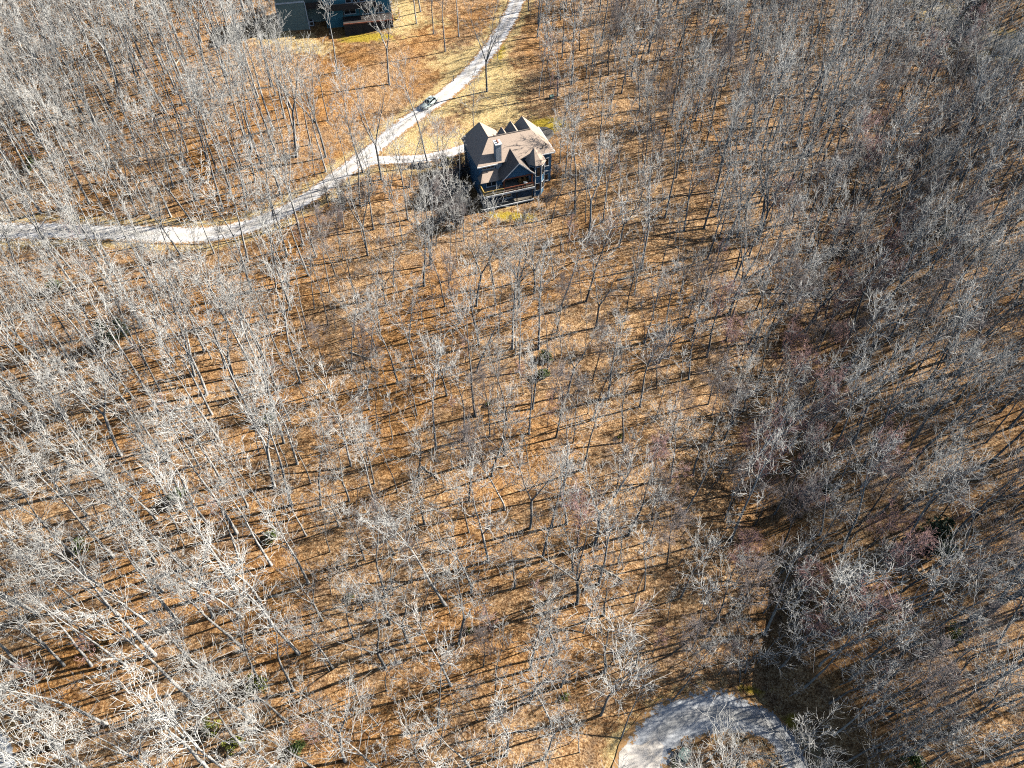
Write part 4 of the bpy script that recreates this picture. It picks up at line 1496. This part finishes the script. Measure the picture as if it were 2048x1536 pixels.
# ------------------------------------------------------------------ fallen logs and a dead snag
def log(p0, p1, r, label, mat='log', grp='fallen logs'):
    a, b = hit(*p0), hit(*p1)
    L = (b - a).length
    rng = np.random.default_rng(int(p0[0] * 7 + p0[1]))
    T = Tubes()
    P = np.array([list(a.lerp(b, t)) for t in np.linspace(0, 1, 7)]) + rng.normal(0, 0.05, (7, 3))
    for q in P:
        q[2] = max(q[2], tz(q[0], q[1])) + r * 0.7
    rr = r * np.linspace(1, 0.6, 7)
    T.tube(P, rr, 8, tip=False)
    # broken ends
    e = empty('fallen_log', a, 0, label, 'log', grp)
    loc = np.array(list(a))
    T.v = [v - loc for v in T.v]
    T.f += [tuple(range(7, -1, -1)), tuple(range(T.n - 8, T.n))]
    o = bpy.data.objects.new('stem', T.mesh('stem', [mat])); COL.objects.link(o); o.parent = e
    for k in range(3):
        i = rng.integers(2, 6)
        S = Tubes()
        d = unit(np.array([rng.normal(), rng.normal(), abs(rng.normal()) + 0.2]))
        Q, _ = walk(rng, P[i] - loc, d, L * rng.uniform(0.12, 0.25), 3, 0.2, 0)
        S.tube(Q, rr[i] * 0.4 * np.array([1, .8, .6, .2]), 5)
        o = bpy.data.objects.new('stub_branch', S.mesh('stub_branch', [mat])); COL.objects.link(o); o.parent = e


LOGS = [((1648, 612), (1674, 566), .26, 'thick pale log lying across the ravine below the cream tree'),
        ((1588, 678), (1642, 632), .22, 'pale log lying along the ravine bed, below the thicker log'),
        ((1662, 590), (1650, 640), .16, 'thin log leaning against the thick ravine log'),
        ((1903, 964), (1965, 958), .17, 'long pale log lying level on the bank beyond the ravine'),
        ((1964, 958), (1970, 930), .14, 'short pale log touching the long level log'),
        ((986, 937), (1016, 931), .16, 'short bleached log on the orange slope in the middle of the wood'),
        ((350, 133), (372, 100), .18, 'bleached broken log among the trunks above the drive'),
        ((1525, 790), (1560, 770), .18, 'log in the ravine on the yellowish bare spot'),
        ((1490, 905), (1470, 925), .18, 'mossy log at the bend of the ravine'),
        ((1235, 560), (1300, 548), .15, 'thin log lying level downhill of the blue house'),
        ((845, 935), (880, 960), .14, 'thin log slanting down the orange slope left of the bleached log'),
        ((540, 1195), (600, 1180), .17, 'pale log on the lower slope under the leaning white trunks'),
        ((1190, 1130), (1245, 1160), .15, 'thin log slanting on the lower slope above the hard-leaning tree'),
        ((700, 705), (745, 720), .15, 'thin grey log on the slope left of the wood centre'),
        ((1800, 720), (1850, 690), .18, 'grey log slanting up the far bank')]
for a in LOGS:
    log(*a)


def snag(px, py, h, label):
    p = hit(px, py)
    rng = np.random.default_rng(int(px))
    e = empty('dead_snag', p, 0, label, 'dead tree', 'dead snags')
    T = Tubes()
    P, _ = walk(rng, np.array([0, 0, -0.4]), np.array([0.0, 0, 1]), h, 8, 0.03, 0.02)
    T.tube(P, 0.17 * np.linspace(1.2, 0.6, 9), 8, tip=False)
    T.f.append(tuple(range(T.n - 8, T.n)))
    o = bpy.data.objects.new('trunk', T.mesh('trunk', ['log'])); COL.objects.link(o); o.parent = e
    for k in range(4):
        S = Tubes()
        i = rng.integers(4, 8)
        Q, _ = walk(rng, P[i], side_dir(rng, np.array([0, 0, 1.0]), R(rng.uniform(50, 85))), rng.uniform(0.6, 1.6), 3, 0.15, 0.05)
        S.tube(Q, [0.06, .05, .04, .01], 5)
        o = bpy.data.objects.new('stub_branch', S.mesh('stub_branch', ['log'])); COL.objects.link(o); o.parent = e


snag(1519, 406, 9, 'bleached dead trunk without crown, standing among grey trees uphill of the cream tree')
snag(2036, 905, 8, 'bleached dead trunk at the far edge of the bank')

# ------------------------------------------------------------------ evergreen shrubs and trees
class Leaves:
    def __init__(self):
        self.v = []; self.f = []

    def add(self, rng, c, size):
        n = unit(rng.normal(0, 1, 3) + np.array([0, 0, 0.6]))
        u = unit(np.cross(n, rng.normal(0, 1, 3))); w = np.cross(n, u)
        k = len(self.v)
        a = size * rng.uniform(0.7, 1.3); b = a * 0.42
        self.v += [tuple(c - u * a), tuple(c + w * b + n * b * 0.2), tuple(c + u * a), tuple(c - w * b + n * b * 0.2)]
        self.f.append((k, k + 1, k + 2, k + 3))

    def mesh(self, name, mat):
        me = bpy.data.meshes.new(name)
        me.from_pydata(self.v, [], self.f)
        me.materials.append(M[mat])
        return me


def leafy_mesh(seed, n, mat, w=1.0, h=1.2, size=0.11, lumps=9):
    rng = np.random.default_rng(seed)
    L = Leaves()
    cs = [(np.array([rng.normal(0, 0.45 * w), rng.normal(0, 0.45 * w), rng.uniform(0.25, 1.0) * h]), rng.uniform(0.22, 0.5) * w) for _ in range(lumps)]
    for i in range(n):
        c, r = cs[rng.integers(len(cs))]
        d = unit(rng.normal(0, 1, 3))
        L.add(rng, c + d * r * rng.uniform(0.35, 1.05) ** 0.6, size)
    T = Tubes()
    for c, r in cs:
        P, _ = walk(rng, np.array([rng.normal(0, .05), rng.normal(0, .05), -0.2]), unit(c + np.array([0, 0, 0.3])), np.linalg.norm(c) + 0.2, 4, 0.08, 0)
        T.tube(P, [0.035, .03, .025, .02, .005], 5)
    return T.mesh('stems', ['bark_brown']), L.mesh('foliage', mat)


def conifer_mesh(seed):
    rng = np.random.default_rng(seed)
    L, T = Leaves(), Tubes()
    P, _ = walk(rng, np.array([0, 0, -0.3]), np.array([0, 0, 1.0]), 7.3, 8, 0.01, 0)
    T.tube(P, 0.14 * np.linspace(1.1, 0.1, 9), 7)
    for k in range(90):
        t = rng.uniform(0.1, 0.98)
        z = 7 * t; reach = 2.3 * (1 - t) ** 0.8 + 0.25
        az = rng.uniform(0, 6.28)
        d = np.array([math.cos(az), math.sin(az), -0.12])
        Q, _ = walk(rng, np.array([0, 0, z]), d, reach, 3, 0.1, 0.03)
        T.tube(Q, [0.03, .022, .015, .005], 3)
        for _ in range(26):
            q = rng.uniform(0.15, 1.0) * 3; i = min(int(q), 2)
            c = Q[i] + (Q[i + 1] - Q[i]) * (q - i)
            L.add(rng, c + rng.normal(0, 0.14, 3) * np.array([1, 1, 0.5]), 0.17)
    return T.mesh('trunk', ['bark_brown']), L.mesh('foliage', 'needle')


LEAFY = {'green': leafy_mesh(71, 800, 'leaf_green'), 'lime': leafy_mesh(72, 700, 'leaf_lime'), 'dark': leafy_mesh(73, 1500, 'needle', 1.0, 1.5, 0.09, 14), 'rust': leafy_mesh(74, 700, 'leaf_rust', 0.8, 1.3, 0.09, 8)}
CONIFER = conifer_mesh(75)


def leafy(name, kind, px, py, s, label, cat, grp, hs=1.0):
    p = hit(px, py)
    r = random.Random(int(px * 3 + py))
    e = empty(name, p, r.uniform(0, 6.28), label, cat, grp)
    s *= 1.02
    e.scale = (s, s, s * hs)
    for nm, me in zip(('stems', 'foliage'), LEAFY[kind]):
        o = bpy.data.objects.new(nm, me); COL.objects.link(o); o.parent = e
        if nm == 'foliage': o['kind'] = 'stuff'


GR = 'evergreen shrubs under the bare trees'
for a in [('lime', 520, 1372, 1.7, 'yellow-green shrub among pale leaning trunks on the lower slope'), ('lime', 425, 1460, 1.5, 'yellow-green shrub, upper of a pair near the lower left corner'),
          ('lime', 470, 1490, 1.4, 'yellow-green shrub, lower of a pair near the lower left corner'), ('green', 545, 1075, 1.4, 'green shrub left of the wood centre, above the lower slope'),
          ('green', 365, 995, 1.8, 'loose green shrub under pale trunks left of the wood centre'), ('green', 545, 842, 1.5, 'dull green shrub on the slope well below the drive'),
          ('lime', 1908, 1275, 1.7, 'bright green shrub on the far bank above the turnaround ravine'), ('green', 1092, 722, 1.5, 'green shrub in the middle of the wood, upper of two'),
          ('green', 1090, 755, 1.4, 'green shrub in the middle of the wood, lower of two'), ('green', 978, 811, 0.6, 'tiny bright green shrub at a trunk foot in the middle of the wood'),
          ('lime', 897, 327, 1.1, 'bright yellow-green bush at the end of the boulder row by the driveway'), ('green', 70, 332, 2.0, 'dark green shrub among tall trunks above the drive'),
          ('green', 602, 1497, 1.3, 'green shrub near the bottom of the photo left of centre'), ('green', 1818, 62, 1.6, 'green shrub in the shaded trees below the upper road'),
          ('green', 160, 1100, 1.5, 'dull green shrub under dense pale crowns at far left'), ('green', 115, 580, 1.7, 'dull green shrub under pale trunks below the drive'),
          ('lime', 1130, 1395, 0.7, 'small yellowish shrub on the lowest orange slope'), ('green', 700, 1195, 0.7, 'small green shrub at the foot of a pale tree on the lower slope'),
          ('green', 1825, 1520, 1.6, 'green shrub at the bottom edge beyond the turnaround ravine'), ('green', 1880, 470, 1.5, 'pale green shrub under grey trees on the far bank'),
          ('lime', 1240, 875, 0.6, 'tiny yellow-green sprig right of the wood centre'), ('lime', 940, 1265, 0.6, 'tiny yellow-green sprig in the litter of the lower slope')]:
    leafy('evergreen_shrub', *a, 'shrub', GR)
leafy('evergreen_tree', 'dark', 1850, 1105, 3.6, 'dark green broad evergreen tree deep among bare trees beyond the ravine', 'tree', 'dark evergreens')
leafy('evergreen_tree', 'dark', 1632, 985, 1.7, 'small dark evergreen by the ravine bend', 'tree', 'dark evergreens')
for a in [(215, 1290, 1.5, 'young tree still holding rusty orange leaves among pale leaning trunks'), (970, 442, 1.2, 'rusty orange leafy bush at the left foot of the blue house'), (110, 1180, 1.0, 'rusty leaved bush near the left edge of the lower slope')]:
    leafy('rusty_bush', 'rust', *a, 'shrub', 'bushes with rusty leaves')


def conifer(px, py, s, label):
    p = hit(px, py)
    e = empty('conifer', p, px, label, 'tree', 'dark evergreens')
    e.scale = (s, s, s)
    for nm, me in zip(('trunk', 'foliage'), CONIFER):
        o = bpy.data.objects.new(nm, me); COL.objects.link(o); o.parent = e
        if nm == 'foliage': o['kind'] = 'stuff'


conifer(222, 690, 0.95, 'dark green conifer among pale trunks below the drive')
conifer(250, 672, 0.7, 'smaller conifer just right of the dark conifer below the drive')

# bare shrubs round the houses
rs = random.Random(9)
BR = [((872, 335), (952, 462), 34, 'in brush left of the blue house'), ((985, 436), (1060, 452), 4, 'before the blue house'), ((1085, 345), (1118, 440), 6, 'right of the blue house'),
      ((495, 15), (560, 70), 7, 'in the yard left of the sage wall'), ((570, 45), (690, 80), 12, 'along the front of the teal house'), ((650, 395), (735, 445), 6, 'below the bend of the drive'),
      ((560, 300), (720, 330), 4, 'on the upper verge of the drive')]
POS = ['first', 'second', 'third', 'fourth', 'fifth', 'sixth', 'seventh', 'eighth', 'ninth', 'tenth', 'eleventh', 'twelfth'] + ['thirteenth', 'fourteenth', 'fifteenth', 'sixteenth', 'seventeenth', 'eighteenth', 'nineteenth', 'twentieth', 'twenty-first', 'twenty-second', 'twenty-third', 'twenty-fourth'] + ['twenty-' + q for q in 'fifth sixth seventh eighth ninth'.split()] + ['thirtieth'] + ['thirty-' + q for q in 'first second third fourth'.split()]
for (x0, y0), (x1, y1), n, words in BR:
    pts = sorted((rs.uniform(x0, x1), rs.uniform(y0, y1)) for _ in range(n))
    k = 0
    for px, py in pts:
        p = hit(px, py)
        hx, hy = house_local(HOUSE_O, HOUSE_YAW, p.x, p.y)
        if -0.8 < hx < 16.8 and -0.3 < hy < 15.5: continue
        hx, hy = house_local(TOP_O, TOP_YAW, p.x, p.y)
        if -18.5 < hx < 15 and 0 < hy < 15: continue
        if min(np.min(np.hypot(L[:, 0] - p.x, L[:, 1] - p.y)) for L in (DRIVE, SPUR)) < 2.8: continue
        place_tree(rs.choice(['shrub_a', 'shrub_a', 'shrub_b']), 'bare_shrub', (p.x, p.y, p.z - 0.1), rs.uniform(0, 6.28), rs.uniform(0.75, 1.15) * (0.5 if 'before' in words else 0.7 if 'right of' in words else 1),
                   'bare shrub %s, %s from the photo left' % (words, POS[k]), 'shrub', 'bare shrubs ' + words, trunk='stems', crown='twigs')
        k += 1
